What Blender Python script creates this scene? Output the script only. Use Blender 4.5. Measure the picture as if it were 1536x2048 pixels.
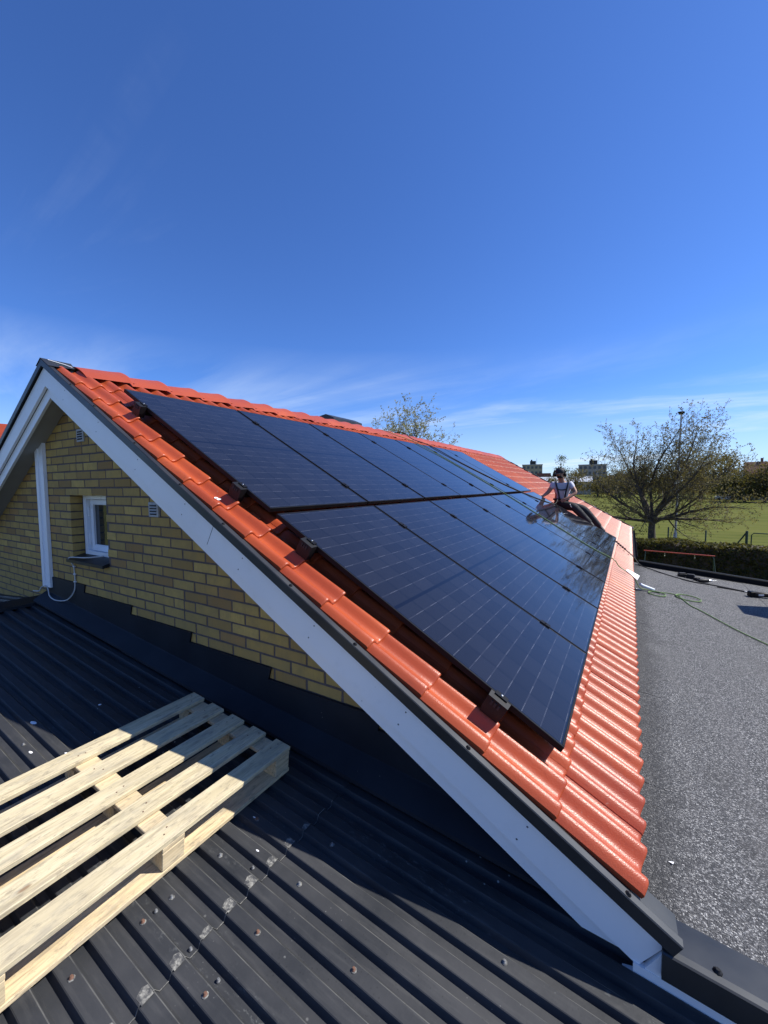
import bpy, math, random
from mathutils import Vector, Matrix
rad = math.radians
for o in list(bpy.data.objects): bpy.data.objects.remove(o)
scene = bpy.context.scene
col = scene.collection

# ------------------------------------------------------------------ camera
FPX, YAW, PITCH, ROLL = 810.7, -0.5447, 0.0653, -0.0072
CAM = Vector((4.449, -1.5746, -1.0655))          # z = 0 is the apex of the white bargeboards
fwd = Vector((math.sin(YAW)*math.cos(PITCH), math.cos(YAW)*math.cos(PITCH), -math.sin(PITCH)))
r0 = Vector((math.cos(YAW), -math.sin(YAW), 0)); u0 = r0.cross(fwd)
cr = r0*math.cos(ROLL) + u0*math.sin(ROLL); cu = -r0*math.sin(ROLL) + u0*math.cos(ROLL)
cd = bpy.data.cameras.new('camera'); co = bpy.data.objects.new('camera', cd); col.objects.link(co)
cd.sensor_fit = 'HORIZONTAL'; cd.sensor_width = 36.0; cd.lens = FPX/1536*36
cd.clip_start = 0.05; cd.clip_end = 5000
co.matrix_world = Matrix(((cr.x, cu.x, -fwd.x, CAM.x), (cr.y, cu.y, -fwd.y, CAM.y), (cr.z, cu.z, -fwd.z, CAM.z), (0, 0, 0, 1)))
scene.camera = co

# ------------------------------------------------------------------ sun, sky, exposure
SUN = Vector((1.4, 1.0, 1.83)).normalized()      # towards the sun
sd_ = bpy.data.lights.new('sun', 'SUN'); so = bpy.data.objects.new('sun', sd_); col.objects.link(so)
sd_.energy = 4.5; sd_.angle = rad(0.53); sd_.color = (1.0, 0.955, 0.88)
so.rotation_euler = SUN.to_track_quat('Z', 'Y').to_euler(); so.location = (20, 14, 27)
world = bpy.data.worlds.new('World'); scene.world = world; world.use_nodes = True
wn = world.node_tree; wn.nodes.clear()
def W(t, **k):
    n = wn.nodes.new(t)
    for a, v in k.items(): setattr(n, a, v)
    return n
wl = wn.links.new
sky = W('ShaderNodeTexSky', sky_type='NISHITA', sun_disc=False)
sky.sun_elevation = math.asin(SUN.z); sky.sun_rotation = math.atan2(SUN.x, SUN.y)
sky.altitude = 0; sky.air_density = 0.9; sky.dust_density = 0.25; sky.ozone_density = 3.0
tc = W('ShaderNodeTexCoord'); sep = W('ShaderNodeSeparateXYZ'); wl(tc.outputs['Generated'], sep.inputs[0])
def wm(op, a, b=None, clamp=False):
    n = W('ShaderNodeMath', operation=op, use_clamp=clamp)
    for i, v in enumerate((a, b)):
        if v is None: continue
        if isinstance(v, (int, float)): n.inputs[i].default_value = v
        else: wl(v, n.inputs[i])
    return n.outputs[0]
zc = wm('ADD', wm('MAXIMUM', sep.outputs[2], 0.0), 0.10)
px_ = wm('DIVIDE', sep.outputs[0], zc); py_ = wm('DIVIDE', sep.outputs[1], zc)
cmb = W('ShaderNodeCombineXYZ'); wl(px_, cmb.inputs[0]); wl(py_, cmb.inputs[1])
def cirrus(rot, scl, loc, sc, lo, hi, dist=1.2):
    mp = W('ShaderNodeMapping'); mp.inputs['Rotation'].default_value = (0, 0, rad(rot)); mp.inputs['Scale'].default_value = (*scl, 1); mp.inputs['Location'].default_value = (*loc, 0); wl(cmb.outputs[0], mp.inputs[0])
    n = W('ShaderNodeTexNoise'); wl(mp.outputs[0], n.inputs['Vector']); n.inputs['Scale'].default_value = sc; n.inputs['Detail'].default_value = 8; n.inputs['Roughness'].default_value = 0.6; n.inputs['Distortion'].default_value = dist
    return wramp(n.outputs[0], lo, hi)
def wramp(v, a, b):
    n = W('ShaderNodeMapRange', clamp=True); wl(v, n.inputs[0])
    n.inputs[1].default_value = a; n.inputs[2].default_value = b
    return n.outputs[0]
patch = cirrus(20, (.5, .8), (3.1, 1.7), .42, .36, .60, .5)
c1 = wm('MULTIPLY', cirrus(52, (.30, 1.0), (0, 0), .85, .38, .66), patch)
low = wramp(sep.outputs[2], .31, .13)             # a bank of thin cirrus low over the horizon
bank = wm('MULTIPLY', wm('MULTIPLY', c1, low), 1.0)
wisp = wm('MULTIPLY', wm('MULTIPLY', cirrus(78, (.16, 1.1), (5.0, 2.0), 1.5, .60, .86, 1.8), cirrus(10, (.7, .7), (1.0, 6.0), .5, .52, .66, .3)), .22)
hz = wm('MULTIPLY', wm('POWER', wramp(sep.outputs[2], 0.21, 0.0), 1.4), 0.58)
cov = wm('MAXIMUM', wm('MAXIMUM', bank, hz), wisp)
bg1 = W('ShaderNodeBackground'); bg1.inputs[1].default_value = 0.094
hsv = W('ShaderNodeMixRGB', blend_type='MULTIPLY'); hsv.inputs[0].default_value = 1.0; hsv.inputs[2].default_value = (.46, .722, 1.20, 1); wl(sky.outputs[0], hsv.inputs[1])
wl(hsv.outputs[0], bg1.inputs[0])
bg2 = W('ShaderNodeBackground'); bg2.inputs[0].default_value = (0.74, 0.86, 1.0, 1); bg2.inputs[1].default_value = 0.72
mix = W('ShaderNodeMixShader'); wl(cov, mix.inputs[0]); wl(bg1.outputs[0], mix.inputs[1]); wl(bg2.outputs[0], mix.inputs[2])
wo = W('ShaderNodeOutputWorld'); wl(mix.outputs[0], wo.inputs[0])
scene.view_settings.view_transform = 'Standard'; scene.view_settings.look = 'None'
scene.view_settings.gamma = 1; scene.view_settings.use_curve_mapping = False
scene.view_settings.exposure = 0.66

# ------------------------------------------------------------------ helpers
WM = {}
def link(o, parent=None, M=None):
    col.objects.link(o); M = M or Matrix()
    if parent is not None:
        o.parent = parent; o.matrix_parent_inverse = WM[parent].inverted()
    o.matrix_basis = M; WM[o] = M
    return o
def thing(name, label, cat, loc=(0, 0, 0), group=None):
    o = bpy.data.objects.new(name, None); o.empty_display_size = 0.2
    link(o, None, Matrix.Translation(loc)); return tag(o, label, cat, group)
def tag(o, label, cat, group=None, kind=None):
    if label: o['label'] = label
    if cat: o['category'] = cat
    if group: o['group'] = group
    if kind: o['kind'] = kind
    return o
class MB:
    def __init__(s): s.v = []; s.f = []; s.sm = []
    def add(s, vs, fs, smooth=False, M=None):
        b = len(s.v)
        s.v += [tuple(M @ Vector(v)) if M else tuple(v) for v in vs]
        s.f += [tuple(b+i for i in f) for f in fs]; s.sm += [smooth]*len(fs); return s
    def box(s, x0, x1, y0, y1, z0, z1, M=None, c=0.0):
        if c <= 0:
            v = [(x, y, z) for z in (z0, z1) for y in (y0, y1) for x in (x0, x1)]
            return s.add(v, [(0, 2, 3, 1), (4, 5, 7, 6), (0, 1, 5, 4), (2, 6, 7, 3), (0, 4, 6, 2), (1, 3, 7, 5)], False, M)
        v = []; X = (x0, x1); Y = (y0, y1); Z = (z0, z1); sg = (1, -1)
        idx = {}
        for i in (0, 1):
            for j in (0, 1):
                for k in (0, 1):
                    for ax in range(3):
                        p = [X[i]+c*sg[i], Y[j]+c*sg[j], Z[k]+c*sg[k]]
                        p[ax] = (X, Y, Z)[ax][(i, j, k)[ax]]
                        idx[(i, j, k, ax)] = len(v); v.append(tuple(p))
        f = []
        for ax in range(3):
            a, b = [q for q in range(3) if q != ax]
            for e in (0, 1):
                loop = []
                for (p, q) in ((0, 0), (1, 0), (1, 1), (0, 1)):
                    t = [0, 0, 0]; t[ax] = e; t[a] = p; t[b] = q; loop.append(idx[(*t, ax)])
                if (e == 0) == (ax != 1): loop.reverse()
                f.append(tuple(loop))
        for ax in range(3):                      # edges along ax
            a, b = [q for q in range(3) if q != ax]
            for p in (0, 1):
                for q in (0, 1):
                    t0 = [0, 0, 0]; t0[a] = p; t0[b] = q; t1 = list(t0); t1[ax] = 1
                    f.append((idx[(*t0, a)], idx[(*t1, a)], idx[(*t1, b)], idx[(*t0, b)]))
        for i in (0, 1):
            for j in (0, 1):
                for k in (0, 1): f.append((idx[(i, j, k, 0)], idx[(i, j, k, 1)], idx[(i, j, k, 2)]))
        return s.add(v, f, False, M)
    def prism(s, poly, axis, a, b, M=None, smooth=False):
        """closed polygon (2D) swept along an axis: axis 'x': (y,z), 'y': (x,z), 'z': (x,y)"""
        mk = {'x': lambda p, t: (t, p[0], p[1]), 'y': lambda p, t: (p[0], t, p[1]), 'z': lambda p, t: (p[0], p[1], t)}[axis]
        n = len(poly)
        v = [mk(p, a) for p in poly] + [mk(p, b) for p in poly]
        s.add(v, [(i, (i+1) % n, n+(i+1) % n, n+i) for i in range(n)], smooth, M)
        return s.add(v, [tuple(range(n))[::-1], tuple(range(n, 2*n))], False, M)
    def sheet(s, pts, axis, a, b, th=0.002, M=None, smooth=False):
        """open polyline swept along an axis, given a thickness"""
        n = len(pts); off = []
        for i in range(n):
            p0 = Vector(pts[max(0, i-1)]); p1 = Vector(pts[min(n-1, i+1)]); d = (p1-p0).normalized()
            off.append((pts[i][0]-d.y*th*-1*-1, pts[i][1]+d.x*th*-1*-1))
        return s.prism(list(pts)+off[::-1], axis, a, b, M, smooth)
    def tube(s, path, r, n=6, M=None, cap=True):
        path = [Vector(p) for p in path]; rr = r if isinstance(r, (list, tuple)) else [r]*len(path)
        vs = []; ref = None
        for i, p in enumerate(path):
            d = (path[min(i+1, len(path)-1)]-path[max(i-1, 0)]).normalized()
            if ref is None: ref = d.orthogonal().normalized()
            a = (ref - d*ref.dot(d)); a = a.normalized() if a.length > 1e-6 else d.orthogonal().normalized()
            ref = a; b = d.cross(a)
            vs += [p + (a*math.cos(2*math.pi*k/n)+b*math.sin(2*math.pi*k/n))*rr[i] for k in range(n)]
        m = len(path)
        s.add(vs, [(i*n+k, i*n+(k+1) % n, (i+1)*n+(k+1) % n, (i+1)*n+k) for i in range(m-1) for k in range(n)], n > 4, M)
        if cap: s.add(vs[:n], [tuple(range(n))[::-1]], False, M); s.add(vs[-n:], [tuple(range(n))], False, M)
        return s
    def lathe(s, prof, n=12, M=None):
        v = [(r*math.cos(2*math.pi*k/n), r*math.sin(2*math.pi*k/n), z) for r, z in prof for k in range(n)]
        m = len(prof)
        s.add(v, [(i*n+k, i*n+(k+1) % n, (i+1)*n+(k+1) % n, (i+1)*n+k) for i in range(m-1) for k in range(n)], True, M)
        return s.add(v[:n], [tuple(range(n))[::-1]], False, M).add(v[-n:], [tuple(range(n))], False, M)
    def mesh(s, name, mat):
        me = bpy.data.meshes.new(name); me.from_pydata(s.v, [], s.f)
        me.polygons.foreach_set('use_smooth', s.sm); me.validate(); me.update()
        if mat: me.materials.append(mat)
        return me
    def build(s, name, mat, parent=None, M=None):
        return link(bpy.data.objects.new(name, s.mesh(name, mat)), parent, M)
def inst(name, me, parent, M): return link(bpy.data.objects.new(name, me), parent, M)
def smooth_path(pts, k=6):
    P = [Vector(p) for p in pts]; out = []
    for i in range(len(P)-1):
        a, b, c, d = P[max(0, i-1)], P[i], P[i+1], P[min(len(P)-1, i+2)]
        for j in range(k):
            t = j/k
            out.append(0.5*((2*b)+(c-a)*t+(2*a-5*b+4*c-d)*t*t+(3*b-a-3*c+d)*t**3))
    return out+[P[-1]]

# ------------------------------------------------------------------ materials
class T:
    """tiny node-tree writer"""
    def __init__(s, name, rough=0.5, metal=0.0, color=(.5, .5, .5), spec=0.5):
        s.m = bpy.data.materials.new(name); s.m.use_nodes = True; s.t = s.m.node_tree
        s.b = s.t.nodes['Principled BSDF']; s.set(color=color, rough=rough, metal=metal); s.b.inputs['Specular IOR Level'].default_value = spec
    def set(s, color=None, rough=None, metal=None):
        for v, k in ((color, 'Base Color'), (rough, 'Roughness'), (metal, 'Metallic')):
            if v is None: continue
            if isinstance(v, (int, float)): s.b.inputs[k].default_value = v
            elif isinstance(v, tuple): s.b.inputs[k].default_value = (*v[:3], 1)
            else: s.t.links.new(v, s.b.inputs[k])
        return s
    def n(s, t, ins=None, out=0, **k):
        n = s.t.nodes.new(t)
        for a, v in k.items(): setattr(n, a, v)
        for a, v in (ins or {}).items():
            if hasattr(v, 'is_output'): s.t.links.new(v, n.inputs[a])
            elif isinstance(v, tuple) and len(v) == 3 and n.inputs[a].type == 'RGBA': n.inputs[a].default_value = (*v, 1)
            else: n.inputs[a].default_value = v
        return n.outputs[out]
    def pos(s): return s.n('ShaderNodeNewGeometry')
    def obj(s): return s.n('ShaderNodeTexCoord', out='Object')
    def rnd(s): return s.n('ShaderNodeObjectInfo', out='Random')
    def scale(s, v, sc): return s.n('ShaderNodeMapping', {'Vector': v, 'Scale': sc})
    def noise(s, v, sc, detail=4, rough=0.55, dist=0.0): return s.n('ShaderNodeTexNoise', {'Vector': v, 'Scale': sc, 'Detail': detail, 'Roughness': rough, 'Distortion': dist})
    def vor(s, v, sc, feature='F1', out='Distance'): return s.n('ShaderNodeTexVoronoi', {'Vector': v, 'Scale': sc}, out=out, feature=feature)
    def map(s, v, a, b, c=0.0, d=1.0): return s.n('ShaderNodeMapRange', {0: v, 1: a, 2: b, 3: c, 4: d}, clamp=True)
    def math(s, op, a, b=0.0, c=0.0): return s.n('ShaderNodeMath', {0: a, 1: b, 2: c}, operation=op)
    def mix(s, f, a, b, mode='MIX'): return s.n('ShaderNodeMixRGB', {0: f, 1: a, 2: b}, blend_type=mode)
    def ramp(s, f, stops):
        n = s.t.nodes.new('ShaderNodeValToRGB'); s.t.links.new(f, n.inputs[0]); e = n.color_ramp.elements
        while len(e) < len(stops): e.new(0.5)
        for q, (p, c) in zip(e, stops): q.position = p; q.color = (*c, 1)
        return n.outputs[0]
    def bump(s, h, strength=0.3, dist=0.01):
        s.t.links.new(s.n('ShaderNodeBump', {'Height': h, 'Strength': strength, 'Distance': dist}), s.b.inputs['Normal']); return s
M = {}
def simple(name, color, rough=0.5, metal=0.0, var=0.12, sc=6.0, spec=0.5, bump=0.0, bsc=60.0):
    t = T(name, rough, metal, spec=spec); p = t.pos()
    a = t.noise(p, sc, 5)
    t.set(color=t.mix(t.map(a, .3, .7), tuple(c*(1-var) for c in color), tuple(min(1, c*(1+var)) for c in color)), rough=t.map(a, .3, .7, max(.02, rough*.85), min(1, rough*1.15)))
    if bump: t.bump(t.noise(p, bsc, 3), bump, .01)
    M[name] = t.m; return t
t = T('white_paint', .42); p = t.pos(); a = t.noise(p, 2.2, 5); st = t.noise(t.scale(p, (2.5, 30, 2.5)), 3.0, 5, .65); sp = t.map(t.vor(p, 9), .055, .03); sm = t.map(t.noise(p, 1.1, 3), .5, .62)
c = t.mix(t.map(a, .3, .7), (.86, .86, .86), (.90, .90, .90)); c = t.mix(t.map(st, .55, .8, 0, .22), c, (.55, .55, .53)); c = t.mix(t.math('MULTIPLY', sp, t.math('MULTIPLY', sm, .7)), c, (.36, .36, .36))
t.set(color=c); t.bump(t.noise(t.scale(p, (3, 3, 60)), 4, 3), .06, .004); M['white_paint'] = t.m
simple('vent_grey', (.42, .42, .41), .7, var=.15, sc=40)
simple('white_plastic', (.78, .80, .82), .3, var=.02)
simple('soffit', (.34, .34, .33), .6, var=.08)
simple('black_coated', (.014, .016, .019), .42, var=.2, sc=4, spec=.35, bump=.03, bsc=15)
simple('black_plastic', (.012, .012, .013), .5, var=.2, sc=20, spec=.22)
simple('black_alu', (.010, .010, .011), .45, .0, var=.15, spec=.10)
simple('steel', (.45, .46, .47), .35, 1.0, var=.15)
simple('dull_zinc', (.16, .165, .17), .6, .4, var=.3, sc=80)
simple('rust', (.13, .065, .042), .85, var=.35, sc=150)
simple('rubber', (.02, .02, .021), .7)
simple('underlay', (.035, .014, .011), .8, var=.2)
simple('cable_grey', (.55, .54, .52), .5)
simple('curtain', (.34, .33, .33), .9, var=.15, sc=30)
simple('dark_inside', (.01, .01, .012), .9)
simple('bitumen', (.010, .011, .012), .65, var=.2, sc=10, spec=.06)
simple('red_paint', (.42, .075, .05), .45)
simple('green_paint', (.022, .05, .032), .5)
simple('pole_grey', (.40, .41, .42), .45, .6, var=.1)
simple('hair', (.012, .009, .007), .7)
simple('skin', (.35, .18, .115), .55, var=.08, sc=40)
simple('tshirt', (.52, .53, .60), .9, var=.05, sc=30, bump=.3, bsc=25)
simple('trousers', (.016, .016, .018), .85, var=.25, sc=20, bump=.3, bsc=20)
simple('harness', (.015, .018, .022), .7)
simple('rope_green', (.13, .22, .06), .7, var=.3, sc=80)
simple('rope_black', (.012, .012, .012), .7)
simple('mortar', (.125, .094, .082), .95, var=.3, sc=40, bump=.6, bsc=180)
# glazed red concrete tile, coarse grain
t = T('red_tile', .33, spec=.42); p = t.pos(); o = t.rnd()
a = t.noise(p, 2.2, 4); g = t.noise(p, 170, 3, .6); g2 = t.vor(p, 240); st = t.noise(p, 9, 5, .65)
c = t.mix(t.map(a, .3, .7), (.37, .062, .019), (.48, .096, .028)); c = t.mix(t.map(o, 0, 1, 0, .65), c, (.29, .046, .020)); mo = t.noise(p, 26, 5, .7); c = t.mix(t.map(mo, .56, .74, 0, .42), c, (.20, .040, .022)); lk = t.noise(p, 48, 4, .7); lk2 = t.noise(p, 1.7, 3); c = t.mix(t.math('MULTIPLY', t.map(lk, .64, .72), t.map(lk2, .50, .66, 0, .55)), c, (.42, .27, .20))
c = t.mix(t.map(st, .60, .80, 0, .5), c, (.20, .042, .024)); c = t.mix(t.map(g, .62, .75, 0, .4), c, (.46, .11, .06))
t.set(color=c, rough=t.map(g, .3, .7, .29, .45)); t.bump(t.math('ADD', t.math('MULTIPLY', g, .8), t.math('MULTIPLY', g2, .5)), .24, .004); M['tile'] = t.m
# broken tile edge
simple('tile_edge', (.36, .13, .085), .8, var=.3, sc=60)
# yellow brick
t = T('yellow_brick', .9, spec=.25); p = t.pos(); r = t.rnd()
a = t.noise(p, 11, 6, .62); st = t.noise(t.scale(p, (60, 60, 6)), 1.0, 4); f = t.noise(p, 120, 3)
c = t.ramp(r, [(0, (.36, .215, .070)), (.22, (.52, .335, .100)), (.45, (.44, .290, .095)), (.7, (.62, .415, .125)), (.85, (.55, .350, .105)), (.93, (.31, .18, .065)), (1, (.48, .27, .095))])
c = t.mix(t.map(a, .35, .75, 0, .6), c, (.29, .205, .09)); c = t.mix(t.map(st, .55, .8, 0, .35), c, (.20, .145, .075))
c = t.mix(t.map(f, .66, .8, 0, .6), c, (.11, .08, .045))
t.set(color=c); t.bump(t.math('ADD', f, t.math('MULTIPLY', a, 1.5)), .45, .006); M['brick'] = t.m
# roofing felt with mineral granules
t = T('felt', .85, spec=.35); p = t.pos(); sw = t.noise(t.scale(p, (1, .45, 1)), 1.3, 5, .6); sw2 = t.noise(p, 5, 4)
g = t.n('ShaderNodeTexVoronoi', {'Vector': p, 'Scale': 205}, out='Color'); gs = t.n('ShaderNodeSeparateColor', {0: g}); gd = t.vor(p, 205)
g3 = t.noise(p, 150, 3, .7)
c = t.ramp(gs, [(0, (.028, .029, .031)), (.40, (.078, .079, .081)), (.70, (.155, .155, .153)), (.88, (.38, .375, .36)), (1, (.66, .65, .62))])
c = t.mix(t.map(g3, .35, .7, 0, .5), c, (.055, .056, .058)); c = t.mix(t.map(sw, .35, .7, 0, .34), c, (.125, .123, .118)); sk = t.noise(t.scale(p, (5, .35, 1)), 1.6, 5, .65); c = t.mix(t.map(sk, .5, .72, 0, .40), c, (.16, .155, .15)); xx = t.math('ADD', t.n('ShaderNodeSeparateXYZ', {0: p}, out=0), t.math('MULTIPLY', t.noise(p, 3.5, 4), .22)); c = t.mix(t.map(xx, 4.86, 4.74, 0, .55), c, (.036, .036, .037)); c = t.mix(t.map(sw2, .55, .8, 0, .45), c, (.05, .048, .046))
t.set(color=c); t.bump(t.math('ADD', t.math('MULTIPLY', gd, -1.2), g3), .9, .006); M['felt'] = t.m
# weathered dark ribbed sheet
t = T('dark_sheet', .55, spec=.22); p = t.pos(); a = t.noise(p, 3.2, 6, .62); b = t.noise(t.scale(p, (3, 40, 40)), 1, 5, .6)
c = t.mix(t.map(a, .3, .72), (.026, .028, .031), (.048, .049, .052)); c = t.mix(t.map(b, .52, .8, 0, .5), c, (.085, .085, .083))
v = t.vor(p, 26); m1 = t.map(t.noise(p, 2.1, 4), .50, .68); sp = t.math('MULTIPLY', t.map(v, .15, .06), m1); c = t.mix(t.math('MULTIPLY', sp, .35), c, (.015, .015, .016))
v2 = t.vor(p, 14); w = t.map(v2, .080, .050); c = t.mix(t.math('MULTIPLY', w, t.map(t.noise(p, 1.3, 3), .52, .62, 0, .7)), c, (.45, .45, .42))
li = t.noise(t.scale(p, (14, 26, 26)), 2.2, 6, .75); lm = t.noise(t.scale(p, (.55, 5, 1)), 1.0, 3); c = t.mix(t.math('MULTIPLY', t.map(li, .56, .66), t.map(lm, .54, .66, 0, .55)), c, (.22, .23, .22))
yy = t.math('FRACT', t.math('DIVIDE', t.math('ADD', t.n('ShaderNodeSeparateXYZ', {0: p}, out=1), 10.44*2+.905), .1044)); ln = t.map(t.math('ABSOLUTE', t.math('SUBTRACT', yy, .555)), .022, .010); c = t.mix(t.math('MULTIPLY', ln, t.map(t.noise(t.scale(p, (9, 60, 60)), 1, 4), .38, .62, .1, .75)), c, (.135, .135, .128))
v3 = t.vor(p, 48); c = t.mix(t.math('MULTIPLY', t.map(v3, .10, .06), t.map(t.noise(p, 3.1, 3), .55, .70, 0, .55)), c, (.34, .34, .32)); v4 = t.vor(p, 70); c = t.mix(t.math('MULTIPLY', t.map(v4, .20, .12), t.map(t.noise(p, 4.3, 3), .50, .62, 0, .45)), c, (.012, .012, .013))
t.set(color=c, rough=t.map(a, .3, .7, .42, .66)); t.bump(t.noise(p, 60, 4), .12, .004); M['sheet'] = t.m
t = T('lime', .95); p = t.pos(); t.set(color=t.mix(t.map(t.noise(p, 55, 5, .7), .42, .60), (.055, .056, .058), t.mix(t.map(t.noise(p, 140, 3), .3, .7), (.14, .135, .12), (.34, .33, .29)))); M['lime'] = t.m
# pallet wood, one grain direction (local y)
def wood(name, c0, c1, knots=1.0):
    t = T(name, .75, spec=.25); p = t.pos(); r = t.rnd(); off = t.n('ShaderNodeCombineXYZ', {0: t.math('MULTIPLY', r, 37.0), 1: t.math('MULTIPLY', r, 11.0), 2: 0.0})
    q = t.n('ShaderNodeVectorMath', {0: p, 1: off}, operation='ADD')
    gr = t.noise(t.scale(q, (42, 2.2, 42)), 1.0, 5, .62, .6); wv = t.noise(t.scale(q, (13, 1.1, 13)), 1.0, 3, .5, 1.5); bl = t.noise(t.scale(q, (9, 3.2, 9)), 1.6, 6, .7)
    fi = t.noise(t.scale(q, (110, 6, 110)), 1.0, 4)
    c = t.mix(t.map(gr, .3, .7), c0, c1); c = t.mix(t.map(wv, .5, .62, 0, .35), c, tuple(x*.66 for x in c0)); c = t.mix(t.map(bl, .50, .66, 0, .55), c, (.25, .235, .195)); b2 = t.noise(t.scale(q, (40, 12, 40)), 1.4, 5, .75); c = t.mix(t.map(b2, .54, .66, 0, .65), c, (.19, .165, .12)); c = t.mix(t.map(fi, .50, .72, 0, .6), c, (.20, .155, .10))
    kn = t.vor(t.scale(q, (9, 3.4, 9)), 1.0); kc = t.map(kn, .085, .045, 0, .75*knots); c = t.mix(kc, c, (.20, .105, .045))
    c = t.mix(t.map(r, 0, 1, 0, .30), c, (.50, .43, .30)); t.set(color=c); t.bump(t.math('ADD', gr, fi), .35, .003); M[name] = t.m
wood('pallet_wood', (.55, .46, .27), (.68, .585, .385))
wood('fresh_wood', (.60, .46, .26), (.72, .58, .36), .7)
# photovoltaic laminate: local x = down the slope, local y = across, metres
t = T('solar_cells', .09, spec=.42); o = t.obj(); s_ = t.n('ShaderNodeSeparateXYZ', {0: o}); sx = t.n('ShaderNodeSeparateXYZ', {0: o}, out=0); sy = t.n('ShaderNodeSeparateXYZ', {0: o}, out=1)
u = t.math('DIVIDE', t.math('SUBTRACT', sy, .0165), .1835); v = t.math('DIVIDE', t.math('SUBTRACT', sx, .0215), .096)
fu = t.math('FRACT', u); fv = t.math('FRACT', v); cu_ = t.math('FLOOR', u); cv_ = t.math('FLOOR', v)
rn = t.n('ShaderNodeTexWhiteNoise', {'Vector': t.n('ShaderNodeCombineXYZ', {0: cu_, 1: cv_, 2: t.rnd()})}, out='Value', noise_dimensions='3D')
c = t.mix(rn, (.0068, .0072, .0102), (.0115, .0122, .0165))
bb = t.math('FRACT', t.math('MULTIPLY', fu, 11.0)); bbl = t.math('LESS_THAN', t.math('ABSOLUTE', t.math('SUBTRACT', bb, .5)), .045)
fg = t.math('FRACT', t.math('MULTIPLY', fv, 17.0)); fgl = t.math('LESS_THAN', t.math('ABSOLUTE', t.math('SUBTRACT', fg, .5)), .17)
c = t.mix(t.math('MULTIPLY', fgl, .30), c, (.046, .048, .064)); c = t.mix(t.math('MULTIPLY', bbl, .25), c, (.050, .053, .070))
eu = t.math('LESS_THAN', t.math('MINIMUM', fu, t.math('SUBTRACT', 1.0, fu)), .016); c = t.mix(t.math('MULTIPLY', eu, .95), c, (.0025, .0028, .005))
ev = t.math('LESS_THAN', t.math('MINIMUM', fv, t.math('SUBTRACT', 1.0, fv)), .030)
rb = t.math('LESS_THAN', t.math('FRACT', t.math('ADD', u, t.math('MULTIPLY', t.math('FLOOR', t.math('ADD', v, .5)), .5))), .46); evd = t.math('LESS_THAN', t.math('MINIMUM', fv, t.math('SUBTRACT', 1.0, fv)), .022)
dash = t.math('MULTIPLY', evd, t.math('MULTIPLY', rb, t.math('LESS_THAN', t.math('ABSOLUTE', t.math('SUBTRACT', bb, .5)), .36)))  # glints of the cell interconnect ribbons, painted into the colour as pale dashes
c = t.mix(t.math('MULTIPLY', ev, .8), c, (.0300, .0315, .040)); c = t.mix(t.math('MULTIPLY', dash, t.map(t.noise(o, 5.0, 3), .35, .65, .25, .9)), c, (.085, .088, .10))
mid = t.math('LESS_THAN', t.math('ABSOLUTE', t.math('SUBTRACT', sx, .9815)), .011); c = t.mix(mid, c, (.005, .0055, .010))
mg = t.math('GREATER_THAN', t.math('ABSOLUTE', t.math('SUBTRACT', sy, .567)), .5505); mg2 = t.math('GREATER_THAN', t.math('ABSOLUTE', t.math('SUBTRACT', sx, .9815)), .962); c = t.mix(t.math('MAXIMUM', mg, mg2), c, (.006, .007, .011))
t.set(color=c, rough=.05); M['cells'] = t.m
# glass
t = T('window_glass', .03, color=(.02, .025, .03), spec=.7); M['glass'] = t.m
# bark, leaves, grass
simple('bark', (.075, .060, .048), .95, var=.35, sc=9, bump=.6, bsc=30)
def leaf(name, a, b):
    t = T(name, .65, spec=.25); r = t.noise(t.pos(), 1.7, 4); q = t.noise(t.pos(), 23, 2)
    t.set(color=t.mix(t.map(q, .3, .7), t.mix(t.map(r, .35, .65), a, b), tuple(x*.62 for x in a)))
    cc = t.b.inputs['Base Color'].links[0].from_socket; tl = t.t.nodes.new('ShaderNodeBsdfTranslucent'); t.t.links.new(t.n('ShaderNodeMixRGB', {0: 1.0, 1: cc, 2: (1.25, 1.15, .6)}, blend_type='MULTIPLY'), tl.inputs[0])
    mx = t.t.nodes.new('ShaderNodeMixShader'); mx.inputs[0].default_value = .42; t.t.links.new(t.b.outputs[0], mx.inputs[1]); t.t.links.new(tl.outputs[0], mx.inputs[2]); t.t.links.new(mx.outputs[0], t.t.nodes['Material Output'].inputs[0]); M[name] = t.m
leaf('leaf_bud', (.17, .155, .07), (.25, .22, .10)); leaf('leaf_pale', (.27, .27, .14), (.38, .37, .21)); leaf('leaf_hedge', (.065, .072, .024), (.13, .115, .04))
leaf('leaf_far', (.125, .115, .045), (.185, .150, .060)); leaf('leaf_fresh', (.13, .15, .05), (.16, .19, .07)); leaf('conifer', (.020, .034, .022), (.034, .048, .030))
t = T('grass', .95, spec=.04); p = t.pos(); st = t.noise(t.scale(p, (.05, .85, 1)), 1.0, 4); a = t.noise(p, .35, 5); f = t.noise(t.scale(p, (3, 1.0, 1)), 3, 3)
c = t.mix(t.map(st, .35, .65), (.068, .082, .014), (.115, .122, .026)); c = t.mix(t.map(a, .4, .75, 0, .5), c, (.14, .132, .038)); c = t.mix(t.map(f, .5, .8, 0, .3), c, (.06, .09, .02)); t.set(color=c); t.bump(f, .3, .05); M['grass'] = t.m
simple('asphalt', (.06, .06, .062), .9)
simple('concrete_tan', (.42, .34, .22), .9, var=.15, sc=.5); simple('concrete_grey', (.34, .30, .25), .9, var=.15, sc=.5)
simple('pale_roof', (.46, .49, .52), .5, var=.06); simple('wall_grey', (.40, .38, .35), .9); simple('brown_wall', (.20, .11, .075), .9)
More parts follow.
